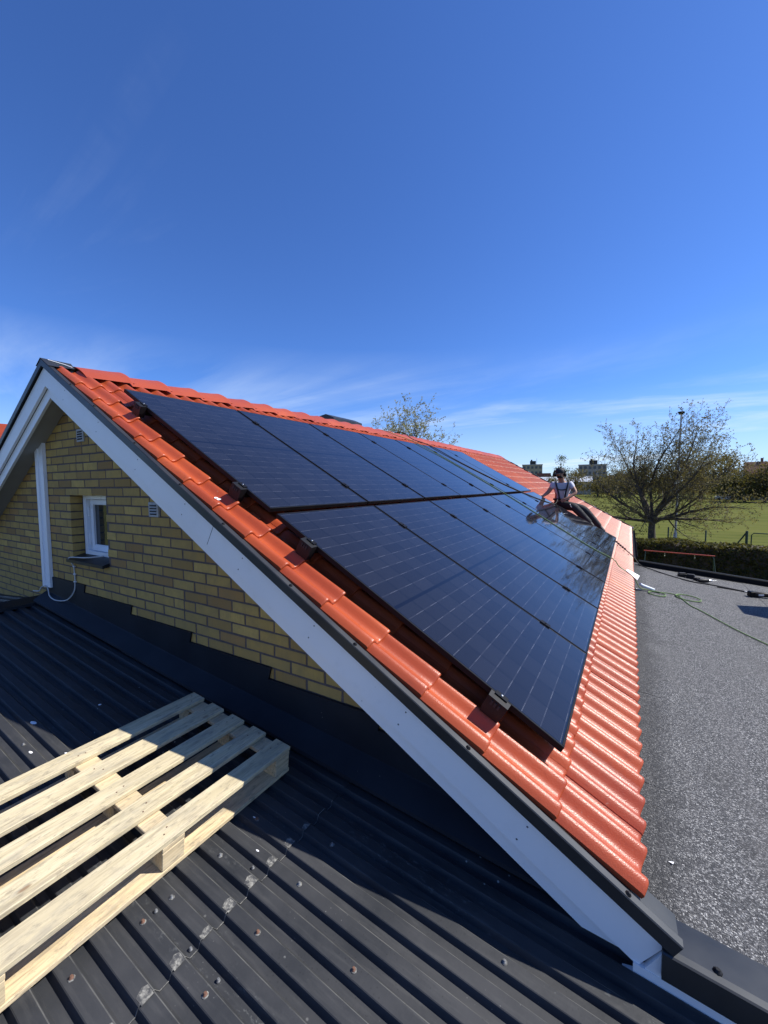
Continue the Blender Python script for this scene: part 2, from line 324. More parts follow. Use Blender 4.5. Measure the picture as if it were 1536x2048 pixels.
simple('brown_roof', (.17, .085, .055), .85); simple('far_window', (.05, .06, .075), .2); simple('car_white', (.7, .71, .72), .25); simple('car_blue', (.06, .09, .17), .25); simple('car_grey', (.25, .26, .28), .25)

# ------------------------------------------------------------------ terrain
GZ = -5.2
g = MB(); g.add([(-900, -900, GZ), (900, -900, GZ), (900, 1500, GZ), (-900, 1500, GZ)], [(0, 1, 2, 3)])
tag(g.build('ground', M['grass']), None, None, kind='structure')

# ------------------------------------------------------------------ the house
TH = 0.5189; CT, ST, TT = math.cos(TH), math.sin(TH), math.tan(TH)
RR = Matrix(((CT, 0, ST, 0), (0, 1, 0, 0), (-ST, 0, CT, 0), (0, 0, 0, 1)))      # roof frame (s down the slope, y, h off the plane)
RLm = Matrix(((-CT, 0, -ST, 0), (0, 1, 0, 0), (-ST, 0, CT, 0), (0, 0, 0, 1)))   # the other slope, mirrored
YEND = 14.2; YW = 0.1995; SE = 5.19
house = thing('brick_house', 'yellow brick gabled house with red tiled roof and white bargeboards', 'house', (0, 7, GZ))
def sees(P, y=0.02, h=-0.225):       # is a point of the gable wall clear of the bargeboards, seen from where the photographer stands?
    d = (Vector(P)-CAM); k = (y-CAM.y)/d.y; q = CAM+d*k
    return -abs(q.x)*TT*CT+0 > -99 and (abs(q.x)*ST + q.z*CT) < h
# gable wall: mortar body with a window opening
WX0, WX1, WZ0, WZ1 = -.166, .516, -1.722, -1.122
wall = MB()
def wq(x0, x1, zb0, zb1, zt0, zt1):
    wall.add([(x0, YW+.0035, zb0), (x1, YW+.0035, zb1), (x1, YW+.0035, zt1), (x0, YW+.0035, zt0), (x0, YW+.30, zb0), (x1, YW+.30, zb1), (x1, YW+.30, zt1), (x0, YW+.30, zt0)],
             [(0, 1, 2, 3), (5, 4, 7, 6), (0, 4, 5, 1), (3, 2, 6, 7), (1, 5, 6, 2), (4, 0, 3, 7)])
rt = lambda x: -abs(x)*TT-.20/CT*1.0
e = .006
wq(-4.35, WX0-e, GZ, GZ, rt(-4.35), rt(WX0-e)); wq(WX1+e, 4.35, GZ, GZ, rt(WX1), rt(4.35))
wq(WX0-e, WX1+e, GZ, GZ, WZ0-.02, WZ0-.02); wq(WX0-e, 0, WZ1+e, WZ1+e, rt(WX0), rt(0)); wq(0, WX1+e, WZ1+e, WZ1+e, rt(0), rt(WX1))
gable = wall.build('gable_wall', M['mortar'], house)
# bricks
BM, CH = .268, .0769; BH, BJ = .0640, .0150; BX0, BZ0 = .6783, -1.7967
rnd = random.Random(4); cache = {}
def brick_mesh(L, var):
    k = (round(L, 3), var)
    if k in cache: return cache[k]
    q = random.Random(var*77+int(L*1000)); j = lambda a=.0022: q.uniform(-a, a)
    c = .0030; x, z = L/2, BH/2; D = .104
    b = [(-x+j(), D, -z+j()), (x+j(), D, -z+j()), (x+j(), D, z+j()), (-x+j(), D, z+j())]
    m = [(-x+j(), c, -z+j()), (x+j(), c, -z+j()), (x+j(), c, z+j()), (-x+j(), c, z+j())]
    f = [(px*(1-c/x), 0+abs(j(.0012)), pz*(1-c/z)) for px, _, pz in m]
    mb = MB().add(b+m+f, [(8, 9, 10, 11), (4, 5, 9, 8), (5, 6, 10, 9), (6, 7, 11, 10), (7, 4, 8, 11), (0, 1, 5, 4), (1, 2, 6, 5), (2, 3, 7, 6), (3, 0, 4, 7)])
    cache[k] = (mb.mesh('brick', M['brick']), mb); return cache[k]
bricks = []
for ci in range(-12, 20):
    zc = BZ0+CH*ci
    off = (0 if ci % 2 == 0 else BM/2) + rnd.uniform(-.012, .012)
    for k in range(-14, 16):
        x0 = BX0+off+BM*k+BJ/2; x1 = x0+BM-BJ
        if rnd.random() < .05: cut = x0+(x1-x0)*.48; segs = [(x0, cut-BJ/2), (cut+BJ/2, x1)]
        else: segs = [(x0, x1)]
        for a, b in segs:
            out = [(a, b)]
            if WZ0-.01 < zc < WZ1+.01:
                out = []
                if a < WX0: out.append((a, min(b, WX0)))
                if b > WX1: out.append((max(a, WX1), b))
            for a, b in out:
                if b-a < .03: continue
                xc = (a+b)/2; lo = zc-BH/2
                near = max(abs(a), abs(b)) if abs(a) > abs(b) else max(abs(a), abs(b))
                if lo > rt(min(abs(a), abs(b)))-.005 or (max(abs(a), abs(b))*ST+(zc+BH/2)*CT) > -.12: continue
                if xc < -2.9 or xc > 3.9: continue
                vis = any(sees((xx, YW, zz)) for xx in (a, xc, b) for zz in (lo, zc+BH/2)) and zc+BH/2 > -2.02-.0935*xc-.05
                d = (Vector((xc, YW, zc))-CAM); fz = d.dot(fwd)
                ix = 768+FPX*d.dot(cr)/fz; inframe = ix > -25
                ar = (b-a)*BH*abs(d.y)/fz**3
                bricks.append((vis and inframe, ar, xc, zc, b-a, rnd.randrange(6), rnd.uniform(-.0016, .0012), rnd.uniform(-.007, .007)))
bricks.sort(key=lambda q: (-q[0], -q[1]))
rest = MB()
for i, (vis, ar, xc, zc, L, var, dy, ry) in enumerate(bricks):
    me, mb = brick_mesh(round(L, 3), var); Mx = Matrix.Translation((xc, YW+dy, zc)) @ Matrix.Rotation(ry, 4, 'Y')
    if i < 300 and vis: inst('brick', me, gable, Mx)
    else: rest.add(mb.v, mb.f, False, Mx)
tag(rest.build('brick_rows', M['brick'], gable), None, None, kind='stuff')
print('bricks', len(bricks), sum(1 for b in bricks if b[0]))
# side and rear walls (closed body)
MB().box(4.05, 4.33, YW+.301, YEND-.2, GZ, -2.62).build('side_wall', M['brick'], house)
MB().box(-4.33, -4.05, YW+.301, YEND-.2, GZ, -2.62).build('side_wall', M['brick'], house)
bk = MB(); bk.prism([(-4.3, GZ), (4.3, GZ), (4.3, rt(4.3)), (0, rt(0)), (-4.3, rt(4.3))], 'y', YEND-.45, YEND-.199); bk.build('rear_wall', M['brick'], house)
# window
win = MB().box(WX0+.003, WX1-.003, YW+.20, YW+.26, WZ0-.01, WZ1, None).build('window', M['dark_inside'], house)
fr = MB(); y0, y1 = YW+.088, YW+.20; fx0, fx1, fz0, fz1 = -.118, WX1, WZ0, WZ1-.004
fr.box(fx0, fx0+.055, y0, y1, fz0, fz1, c=.004); fr.box(fx1-.055, fx1, y0, y1, fz0, fz1, c=.004); fr.box(fx0+.055, fx1-.055, y0, y1, fz1-.052, fz1, c=.004); fr.box(fx0+.055, fx1-.055, y0, y1, fz0, fz0+.045, c=.004)
fr.build('frame', M['white_plastic'], win)
sa = MB(); a0, a1, b0, b1 = fx0+.058, fx1-.058, fz0+.048, fz1-.055; yy0, yy1 = y0+.035, y0+.085
sa.box(a0, a0+.05, yy0, yy1, b0, b1, c=.004); sa.box(a1-.05, a1, yy0, yy1, b0, b1, c=.004); sa.box(a0+.05, a1-.05, yy0, yy1, b1-.05, b1, c=.004); sa.prism([(yy0-.016, b0+.002), (yy1, b0+.002), (yy1, b0+.055), (yy0+.012, b0+.055)], 'x', a0+.05, a1-.05)
sa.build('sash', M['white_plastic'], win)
MB().box(a0+.05, a1-.05, yy0+.022, yy0+.026, b0+.055, b1-.05).build('pane', M['glass'], win)
cu2 = MB(); n = 70; pts = [(a0+.05+(a1-a0-.1)*i/n, yy0+.0215+.0003) for i in range(n+1)]
cv = [(x, yy1+.012+.012*math.sin(i*1.05)+.004*math.sin(i*.37)) for i, (x, _) in enumerate(pts)]
cu2.add([(x, y, b0+.02) for x, y in cv]+[(x, y, b1-.02) for x, y in cv], [(i, i+1, n+2+i, n+1+i) for i in range(n)], True); cu2.build('curtain', M['curtain'], win)
for hz_ in (-1.30, -1.56):
    h = MB(); h.tube([(a0-.002, yy0-.012, hz_-.05), (a0-.002, yy0-.012, hz_+.05)], .0085, 8); h.box(a0-.016, a0+.012, yy0-.006, yy0, hz_-.04, hz_+.04); h.build('hinge', M['white_plastic'], win)
sl = MB(); sl.prism([(YW-.055, WZ0-.055), (YW-.055, WZ0-.028), (YW+.10, WZ0+.012), (YW+.10, WZ0-.03), (YW-.045, WZ0-.055)], 'x', WX0-.012, WX1+.012); sl.build('sill', M['black_coated'], win)
# vent grilles
for vx, vz in ((.134, -.588), (1.28, -1.241)):
    vb = MB(); vb.box(vx-.066, vx+.066, YW-.012, YW+.03, vz-.058, vz+.058, c=.004); v = vb.build('vent_grille', M['vent_grey'], house)
    for k in range(4):
        MB().box(vx-.046, vx+.046, YW-.0135, YW-.0115, vz-.040+k*.022, vz-.028+k*.022).build('slot', M['dark_inside'], v)
        MB().prism([(YW-.020, vz-.030+k*.022), (YW-.0125, vz-.0245+k*.022), (YW-.0125, vz-.0275+k*.022)], 'x', vx-.05, vx+.05).build('slat', M['vent_grey'], v)
# white cover strip running down the wall
cs = MB(); cs.prism([(-.79, YW-.045), (-.735, YW-.045), (-.735, YW-.032), (-.64, YW-.032), (-.64, YW-.002), (-.79, YW-.002)], 'z', -2.095, -.60); cs.build('cover_strip', M['white_paint'], house)
# bargeboards (two boards each rake), soffits, verge flashings

def rake(poly, y0, y1, name, mat, side, s1):
    """poly: list of h values -> board between s=0 (mitred at apex) and s1"""
    h0, h1 = poly
    # apex mitre: on plane x=0 ; top point z = h/CT
    def P(s, h): return (side*(s*CT+h*ST), -s*ST+h*CT)
    a = (0.0, h0/CT); b = (0.0, h1/CT)
    q = [a, P(s1[0], h0), P(s1[1], h1), b]
    m = MB(); m.prism(q, 'y', y0, y1); return m.build(name, mat, house)
rake((-.145, 0), .0, .022, 'barge_board', M['white_paint'], 1, (5.285, 5.295)); rake((-.225, -.1455), .028, .050, 'barge_board', M['white_paint'], 1, (5.125, 5.285))
rake((-.145, 0), .0, .022, 'barge_board', M['white_paint'], -1, (5.19, 5.235)); rake((-.235, -.1455), .028, .050, 'barge_board', M['white_paint'], -1, (4.945, 5.19))
rake((-.213, -.196), .0502, YW+.12, 'soffit', M['soffit'], 1, (5.0, 5.0)); rake((-.213, -.196), .0502, YW+.12, 'soffit', M['soffit'], -1, (5.0, 5.0))
for s_j in (2.62,):      # butt joint of the right-hand board
    MB().box(s_j-.0012, s_j+.0012, -.0012, .001, -.144, -.001, RR).build('board_joint', M['dark_inside'], house)
nl_m = MB().lathe([(.0042, 0), (.0042, .0008), (.002, .0012)], 8).mesh('nail_head', M['dull_zinc'])
for s_j in [.45+.62*i for i in range(8)]:
    for h_ in (-.035, -.115): inst('nail_head', nl_m, house, RR @ Matrix.Translation((s_j, 0, h_)) @ Matrix.Rotation(math.pi/2, 4, 'X'))
def flash(side, s1):
    # cross-section in (y, h): outer drip leg, top strip, inner gutter leg, flange under the tiles
    sec = [(-.010, .002), (-.022, .006), (-.022, .054), (-.018, .058), (.010, .058), (.015, .055), (.020, .040), (.115, .034)]
    m = MB(); n = len(sec); v = []
    for (y, h) in sec: v.append((0, y, h/CT))
    for (y, h) in sec: v.append((side*(s1*CT+h*ST), y, -s1*ST+h*CT))
    inn = []
    for i in range(n):
        p0, p1 = Vector(sec[max(0, i-1)]), Vector(sec[min(n-1, i+1)]); d = (p1-p0).normalized(); inn.append((sec[i][0]+d.y*.0025, sec[i][1]-d.x*.0025))
    for (y, h) in inn: v.append((0, y, h/CT))
    for (y, h) in inn: v.append((side*(s1*CT+h*ST), y, -s1*ST+h*CT))
    f = [(i, i+1, n+i+1, n+i) for i in range(n-1)]+[(2*n+i, 3*n+i, 3*n+i+1, 2*n+i+1) for i in range(n-1)]+[(n+i, n+i+1, 3*n+i+1, 3*n+i) for i in range(n-1)]
    m.add(v, f); return m.build('verge_flashing', M['verge_metal'], house)
t = T('verge_metal', .36, .55, spec=.5); p = t.pos(); a = t.noise(p, 3, 5); t.set(color=t.mix(t.map(a, .3, .7), (.034, .037, .040), (.056, .059, .062)), rough=t.map(a, .3, .7, .40, .52)); M['verge_metal'] = t.m
vf = flash(1, 5.312); flash(-1, 5.3)
sc_m = MB(); sc_m.lathe([(.0105, 0), (.0105, .002), (.0065, .0035), (.006, .007), (.0045, .0085)], 8); sc_me = sc_m.mesh('screw', M['black_plastic'])
for s in (.55, .98, 1.62, 2.22, 2.70, 3.32, 3.80, 4.46, 5.13):
    inst('screw', sc_me, vf, RR @ Matrix.Translation((s, -.006, .0585)))
# apex cap of sheet metal
ap = MB(); pk = .074
ap.add([(0, -.026, pk), (.16, -.026, pk-.16*TT), (.16, .10, pk-.16*TT+.005), (0.0, .205, pk+.002), (-.10, -.026, pk-.10*TT), (-.10, .12, pk-.1*TT+.005), (.09, .20, pk-.09*TT-.01), (-.08, .20, pk-.08*TT-.01), (0, .205, -.02)],
       [(0, 1, 2, 6, 3), (0, 3, 7, 5, 4), (3, 6, 8), (3, 8, 7)]); ap.build('apex_cap', M['verge_metal'], house)
# bright bead of sealant along the cap
se = MB(); se.tube(smooth_path([(.03, .02, .062), (.045, .05, .055), (.06, .09, .046), (.085, .13, .034), (.12, .165, .016)], 4), .004, 6); se.build('sealant_bead', M['white_plastic'], house)
# wall flashing above the ribbed roof: two lapped pieces, stepped along the courses
MZ = lambda x: -2.32-.093*(x+.54)        # valley plane of the ribbed roof
def course_top(x):
    z = -1.985-.0935*x; k = math.floor((z-BZ0)/CH-.5); return BZ0+CH*(k+.5)+.004
def flashing(xa, xb, dy=0.0, xe=None):
    m = MB(); xs = [xa]; x = xa
    st = [xa]; prev = course_top(xa)
    k = 400
    for i in range(1, k+1):
        x = xa+(xb-xa)*i/k; z = course_top(x)
        if abs(z-prev) > .01: st.append(x); prev = z
    st.append(xb); yF = YW-.012-dy
    for a, b in zip(st[:-1], st[1:]):
        zt = min(course_top((a+b)/2), rt(a)-.02); sk = .024
        m.add([(a, yF, MZ(a)+.15), (b, yF, MZ(b)+.15), (b, yF, zt), (a, yF, zt), (a, yF+.012, zt+.002), (b, yF+.012, zt+.002)], [(0, 1, 2, 3), (3, 2, 5, 4)])
        if b != xb: zn = min(course_top(b+.01), rt(b)-.02); m.add([(b, yF, zn), (b+sk, yF, zt), (b, yF, zt), (b+sk, yF+.012, zt+.002), (b, yF+.012, zt+.002), (b, yF+.012, zn)], [(0, 1, 2), (2, 1, 3, 4), (0, 5, 3, 1)])
    for a, b in ((xa, xe or xb),):
        y2 = .075-dy
        P = [(yF, .15), (yF-.004, .146), (y2, .078-dy), (y2-.004, .060-dy)]
        for (ya, ha), (yb, hb) in zip(P[:-1], P[1:]):
            m.add([(a, ya, MZ(a)+ha), (b, ya, MZ(b)+ha), (b, yb, MZ(b)+hb), (a, yb, MZ(a)+hb)], [(0, 1, 2, 3)])
    return m.build('wall_flashing', M['sheet_coated'], house)
t = T('sheet_coated', .5, spec=.2); p = t.pos(); a = t.noise(p, 4, 5); sp = t.map(t.vor(p, 21), .06, .03); k = t.map(t.noise(t.scale(p, (1.2, 4, 4)), 1.5, 3), .56, .68)
t.set(color=t.mix(t.math('MULTIPLY', sp, t.math('MULTIPLY', k, .6)), t.mix(t.map(a, .3, .7), (.010, .012, .017), (.017, .020, .027)), (.5, .5, .47))); M['sheet_coated'] = t.m
flashing(-.80, .995); flashing(.94, 2.80, .003); flashing(2.75, 3.95, .006, 4.33)
# ------------------------------------------------------------------ roof: deck, tiles, ridge
deck = MB()
deck.prism([(0, -.05/CT), (SE*CT-.05*ST, -SE*ST-.05*CT), (SE*CT-.19*ST, -SE*ST-.19*CT), (0, -.19/CT), (-SE*CT+.19*ST, -SE*ST-.19*CT), (-SE*CT+.05*ST, -SE*ST-.05*CT)], 'y', .0515, YEND)
roof = deck.build('roof', M['underlay'], house)
TW, TL, EXP = .30, .405, .334
def prof(y):      # cross-section of one double-roll tile, y in 0..TW (rolls at .055 and .205)
    a = .5+.5*math.cos(2*math.pi*(y-.042)/.15)
    return .042*(a**1.2) - (.004 if abs((y % .15)-.118) < .004 else 0)
def tile_mesh(front=True):
    m = MB(); ny = 24; ys = [TW*1.0*i/ny for i in range(ny+1)]
    rows = [(-TL, .000), (-.10, .0175), (-.016, .0225), (-.006, .0215), (-.001, .017)]     # s from the front edge, rise
    v = [(s, y, prof(y)+h) for s, h in rows for y in ys]; v += [(-.0035, y, prof(y)+.0025) for y in ys]; v += [(-TL, y, prof(y)-.013) for y in ys]
    w = ny+1; nr = len(rows)
    f = [(r*w+i, (r+1)*w+i, (r+1)*w+i+1, r*w+i+1) for r in range(nr) for i in range(ny)]
    f += [((nr)*w+i, (nr+1)*w+i, (nr+1)*w+i+1, (nr)*w+i+1) for i in range(ny)]
    m.add(v, f, True)
    for i in (0, ny):      # closed sides
        m.add([v[r*w+i] for r in range(nr)]+[v[nr*w+i], v[(nr+1)*w+i]], [tuple(range(nr+2))], False)
    return m
tm = tile_mesh(); tme = tm.mesh('roof_tile', M['tile'])
TB = .026                                  # height of the tile bed above the bargeboard line
Y0P, PW, PL, PH = .2745, 1.134, 1.963, .18; PP = 1.154; SROW = (.785, 2.8127)
def hidden(s, y, h):
    P = RR @ Vector((s, y, h)); C = RR.inverted() @ CAM; Q = Vector((s, y, h)); d = C-Q; k = (.15-Q.z)/d.z; X = Q+d*k
    return Y0P-.01 < X.y < Y0P+7*PP-.02 and any(r-.01 < X.x < r+PL+.01 for r in SROW)
tiles = []; rt_ = random.Random(8); nrow = 15; ncol = int((YEND-.06)/TW)
for r in range(nrow):
    s = SE-EXP*r
    for c_ in range(ncol):
        y = .040+TW*c_
        pts = [(s-.01, y+.02, .09), (s-.01, y+.28, .09), (s-EXP, y+.02, .08), (s-EXP, y+.28, .08), (s-.17, y+.06, .09), (s-.17, y+.21, .09)]
        vis = not all(hidden(*q) for q in pts)
        P = RR @ Vector((s-.17, y+.15, .08)); d = P-CAM
        tiles.append((vis, d.length, s, y, rt_.uniform(-.002, .002), rt_.uniform(-.0025, .0025), rt_.uniform(-.004, .004)))
tiles.sort(key=lambda q: (-q[0], q[1])); left = MB()
print('tiles', len(tiles), sum(1 for q in tiles if q[0]))
for i, (vis, d, s, y, j1, j2, jr) in enumerate(tiles):
    Mx = RR @ Matrix.Translation((s+j1, y+j2, TB)) @ Matrix.Rotation(jr, 4, 'Z')
    if i < 300 and vis: inst('roof_tile', tme, roof, Mx)
    else: left.add(tm.v, tm.f, True, Mx)
lt_y = [TW*i/12 for i in range(13)]; lt_v = [(q, y, prof(y)+h) for q, h in ((-EXP-.02, .002), (0, .0225), (-.001, .0)) for y in lt_y]; lt_f = [(r*13+i, r*13+i+1, r*13+i+14, r*13+i+13) for r in range(2) for i in range(12)]
for r in range(nrow):      # the slope facing away
    for c_ in range(ncol): left.add(lt_v, lt_f, True, RLm @ Matrix.Translation((SE-EXP*r, .040+TW*c_, TB)))
tag(left.build('tile_rows', M['tile'], roof), None, None, kind='stuff')
# ridge tiles: wide rounded caps, the far end of each lapping over the next
def ridge_mesh():
    m = MB(); n = 18; L = .40; v = []
    secs = [(0.0, .90), (.30, .965), (.365, 1.0), (.388, 1.02), (.40, 1.0), (.398, .90)]
    for (y, k) in secs:
        for i in range(n+1):
            q = -1+2*i/n; x = .325*q*k; z = -.084+.152*k*(1-abs(q)**1.75)
            v.append((x, y, z+(.022*(y/L))-.006))
    for i in range(n+1):
        q = -1+2*i/n; v.append((.30*q, 0, -.098+.134*(1-abs(q)**1.75)))
    w = n+1
    m.add(v, [(r*w+i, r*w+i+1, (r+1)*w+i+1, (r+1)*w+i) for r in range(len(secs)-1) for i in range(n)], True)
    m.add(v, [(i, len(secs)*w+i, len(secs)*w+i+1, i+1) for i in range(n)], False)
    return m.mesh('ridge_tile', M['tile'])
rme = ridge_mesh(); k = 0; y = .205
while y+.36 < YEND-.05:
    inst('ridge_tile', rme, roof, Matrix.Translation((0, y, rt_.uniform(-.004, .004))) @ Matrix.Rotation(rt_.uniform(-.006, .006), 4, 'X')); y += .377
# a chip of broken tile by the second rail, and the chalk mark on a verge tile
ch = MB(); ch.box(2.62, 2.70, .235, .275, .062, .075, RR, c=.003); ch.build('tile_chip', M['tile'], roof)
fc = bpy.data.curves.new('mark', 'FONT'); fc.body = 'a'; fc.size = .075; fc.extrude = .0008; fc.offset = .0012
fo = bpy.data.objects.new('tmp', fc); col.objects.link(fo); dg = bpy.context.evaluated_depsgraph_get(); me = bpy.data.meshes.new_from_object(fo.evaluated_get(dg)); bpy.data.objects.remove(fo)
me.materials.clear(); me.materials.append(M['white_paint'])
link(bpy.data.objects.new('chalk_mark', me), roof, RR @ Matrix.Translation((2.485, .090, .0925)) @ Matrix.Rotation(rad(112), 4, 'Z'))
# far verge flashing and eaves gutter
fv = MB(); fv.add([tuple(RR @ Vector(q)) for q in ((.0, YEND-.05, .095), (5.25, YEND-.05, .095), (5.25, YEND+.03, .095), (0, YEND+.03, .095), (0, YEND+.03, -.05), (5.25, YEND+.03, -.05))], [(0, 1, 2, 3), (3, 2, 5, 4)])
fv.add([tuple(RR @ Vector(q)) for q in ((.0, YEND-.052, .02), (5.25, YEND-.052, .02), (5.25, YEND-.05, .097), (0, YEND-.05, .097))], [(0, 1, 2, 3)])
fv.build('verge_flashing', M['pole_grey'], house)
for s in [.6+.42*i for i in range(11)]: MB().box(s, s+.30, YEND-.085, YEND-.03, .04, .105, RR).build('verge_clip', M['black_coated'], house)
gu = MB(); gp = [(4.585+.045*math.cos(a), -2.585+.045*math.sin(a)) for a in [math.pi+math.pi*i/10 for i in range(11)]]; gi = [(4.585+.040*math.cos(a), -2.583+.040*math.sin(a)) for a in [math.pi+math.pi*i/10 for i in range(11)]]
gu.prism(gp+gi[::-1], 'y', 8.35, YEND, None, True); gu.build('gutter', M['bitumen'], house)
# sheet-metal vent hood behind the ridge
vh = MB(); vh.prism([(-.50, -.22), (-.50, .20), (-.30, .235), (-.12, .16), (-.12, -.05)], 'y', 4.25, 5.15); vh.build('vent_hood', M['verge_metal'], house)

# ------------------------------------------------------------------ solar panels and their rails
ORD = ['nearest', 'second', 'third', 'fourth', 'fifth', 'sixth', 'farthest']
FB = .030
fm = MB(); tk = .012
fm.box(0, PL, 0, tk, -FB, 0, c=.0016); fm.box(0, PL, PW-tk, PW, -FB, 0, c=.0016); fm.box(0, tk, tk, PW-tk, -FB, 0, c=.0016); fm.box(PL-tk, PL, tk, PW-tk, -FB, 0, c=.0016)
fme = fm.mesh('panel_frame', M['black_alu'])
lm = MB(); lm.box(tk-.002, PL-tk+.002, tk-.002, PW-tk+.002, -.0065, -.0015); lme = lm.mesh('laminate', M['cells'])
bs = MB(); bs.box(tk, PL-tk, tk, PW-tk, -.010, -.0068); bme = bs.mesh('backsheet', M['black_plastic'])
jp = random.Random(3)
for row, rn_ in ((0, 'upper'), (1, 'lower')):
    for k in range(7):
        s0, y0 = SROW[row], Y0P+PP*k
        Mx = RR @ Matrix.Translation((s0, y0, PH)) @ Matrix.Rotation(jp.uniform(-.0016, .0016), 4, 'X') @ Matrix.Rotation(jp.uniform(-.0012, .0012), 4, 'Y')
        lb = f'black solar panel, {ORD[k]} of the seven in the {rn_} row' if k not in (0, 6) else f'black solar panel at the {"near" if k == 0 else "far"} end of the {rn_} row, {"by the white bargeboard" if k == 0 else ("beside the seated worker" if row else "below the ridge tiles")}'
        o = bpy.data.objects.new('solar_panel', None); link(o, None, Mx); tag(o, lb, 'solar panel', 'black solar panels on the tiled roof')
        for nm, me_ in (('frame', fme), ('laminate', lme), ('backsheet', bme)):
            q = bpy.data.objects.new(nm, me_); col.objects.link(q); q.parent = o
        lbm = MB(); lbm.box(1.62, 1.685, -.0005, .0002, -.022, -.010)
        if row == 1 and k == 0:
            q = lbm.build('type_label', M['white_plastic']); q.parent = o
RS = (1.125, 2.455, 3.144, 4.46)
lbs = ['the topmost, close under the ridge', 'second from the ridge', 'third from the ridge', 'the lowest, nearest the eaves']
mc = MB(); mc.box(-.036, .036, -.0098, .0098, -.02, .003); mc.box(-.036, .036, -.021, .021, .003, .009); mc.lathe([(.0055, .009), (.0055, .014), (.003, .0142)], 6); mcm = mc.mesh('mid_clamp', M['black_alu'])
bolt_m = MB().lathe([(.006, 0), (.006, .005), (.003, .0052)], 6).mesh('bolt', M['steel'])
for s, l in zip(RS, lbs):
    rl = thing('mounting_rail', 'black aluminium mounting rail with boxed end cap, '+l, 'rail', tuple(RR @ Vector((s, 0, .1))), 'mounting rails under the solar panels')
    b = MB(); b.box(s-.020, s+.020, .262, Y0P+7*PP+.03, .101, .1485, RR); b.build('bar', M['black_alu'], rl)
    ec = MB(); q = [(-.046, .088), (.046, .088), (.052, .120), (.052, .184), (-.052, .184), (-.052, .120)]
    v = [(s+a, .268, h) for a, h in q]+[(s+a*.96, .222, h-.004) for a, h in q]; v = [tuple(RR @ Vector(x)) for x in v]
    ec.add(v, [(0, 1, 2, 3, 4, 5), (11, 10, 9, 8, 7, 6)]+[(i, 6+i, 6+(i+1) % 6, (i+1) % 6) for i in range(6)]); cap = ec.build('end_cap', M['black_plastic'], rl)
    for k in range(3): MB().box(s-.026+k*.018, s-.016+k*.018, .218, .2232, .145, .168, RR @ Matrix.Shear('XY', 4, (0, 0))).build('slot', M['rubber'], cap)
    cl = MB(); cl.box(s-.032, s+.032, .255, .285, .184, .190, RR); cl.box(s-.03, s+.03, .262, .2735, .15, .184, RR); clo = cl.build('end_clamp', M['black_alu'], rl)
    inst('bolt', bolt_m, clo, RR @ Matrix.Translation((s, .268, .190)))
    for k in range(1, 7): inst('mid_clamp', mcm, rl, RR @ Matrix.Translation((s, Y0P+PP*k-.010, PH)))
    hk = MB()
    for k in range(9): hk.box(s-.018, s+.018, .5+k*.95, .56+k*.95, .045, .1005, RR)
    hk.build('roof_hook', M['steel'], rl)

# ------------------------------------------------------------------ low annex with the dark ribbed roof
annex = thing('ribbed_roof_annex', 'low annex with a dark ribbed metal roof against the gable', 'building', (2, -2.5, GZ))
HP, HR = .1044, .024; XR = -.93
def ribs(ya, yb, lift=0.0):
    pts = []; k0 = math.floor((ya+.905)/HP)-1
    for k in range(k0, int((yb-ya)/HP)+k0+4):
        y = -.905+HP*k      # foot of the face towards -y
        for dy, h in ((0, 0), (.010, HR-.002), (.013, HR), (.056, HR), (.060, HR-.002), (.074, .001), (.076, 0), (.1035, 0)):
            if ya <= y+dy <= yb: pts.append((y+dy, h+lift))
    return pts
def sheet(x0, x1, ya, yb, lift, name, slope=-.093, zf=MZ):
    pts = ribs(ya, yb, lift); m = MB(); n = len(pts)
    v = [(x, y, zf(x)+h) for x in (x0, x1) for y, h in pts]+[(x, y, zf(x)+h-.003) for x in (x0, x1) for y, h in pts]
    f = [(i, i+1, n+i+1, n+i) for i in range(n-1)]+[(2*n+i, 3*n+i, 3*n+i+1, 2*n+i+1) for i in range(n-1)]+[(n+i, n+i+1, 3*n+i+1, 3*n+i) for i in range(n-1)]+[(i, 2*n+i, 2*n+i+1, i+1) for i in range(n-1)]
    m.add(v, f); return m.build(name, M['sheet'], annex)
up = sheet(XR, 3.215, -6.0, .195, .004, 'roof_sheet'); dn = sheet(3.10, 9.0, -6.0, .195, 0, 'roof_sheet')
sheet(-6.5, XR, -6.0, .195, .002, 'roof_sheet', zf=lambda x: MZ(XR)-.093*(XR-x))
# grit caught on the crests along the lap
gr = random.Random(5)
for k in range(-2, 9):
    y = -.905+HP*k
    if not -1.2 < y < -.25: continue
    L = gr.uniform(.022, .045); m = MB(); a0 = 3.217+gr.uniform(-.004, .002)
    z = lambda x, h=0: MZ(x)+HR+.0046+h
    poly = [(a0+.004, y+.016), (a0+.003, y+.053), (a0-L*.8, y+.055), (a0-L, y+.040), (a0-L*.7, y+.015)]
    m.add([(x, yy, z(x, .0006)) for x, yy in poly]+[(a0-L*.4, y+.035, z(a0, .0022))], [(i, (i+1) % 5, 5) for i in range(5)]); m.build('lime_deposit', M['lime'], up)
# pale worn line along the lap of the two sheets
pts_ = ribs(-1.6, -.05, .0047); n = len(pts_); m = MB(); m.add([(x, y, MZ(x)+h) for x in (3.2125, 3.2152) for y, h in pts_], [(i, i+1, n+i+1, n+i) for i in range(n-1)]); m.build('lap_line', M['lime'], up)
# ridge capping
rc = MB(); rc.prism([(XR-.16, MZ(XR)+.010), (XR-.15, MZ(XR)+.036), (XR, MZ(XR)+.075), (XR+.15, MZ(XR)+.036), (XR+.16, MZ(XR)+.010), (XR+.15, MZ(XR)+.030), (XR, MZ(XR)+.068), (XR-.15, MZ(XR)+.030)], 'y', -6, .185); rc.build('ridge_capping', M['black_coated'], annex)
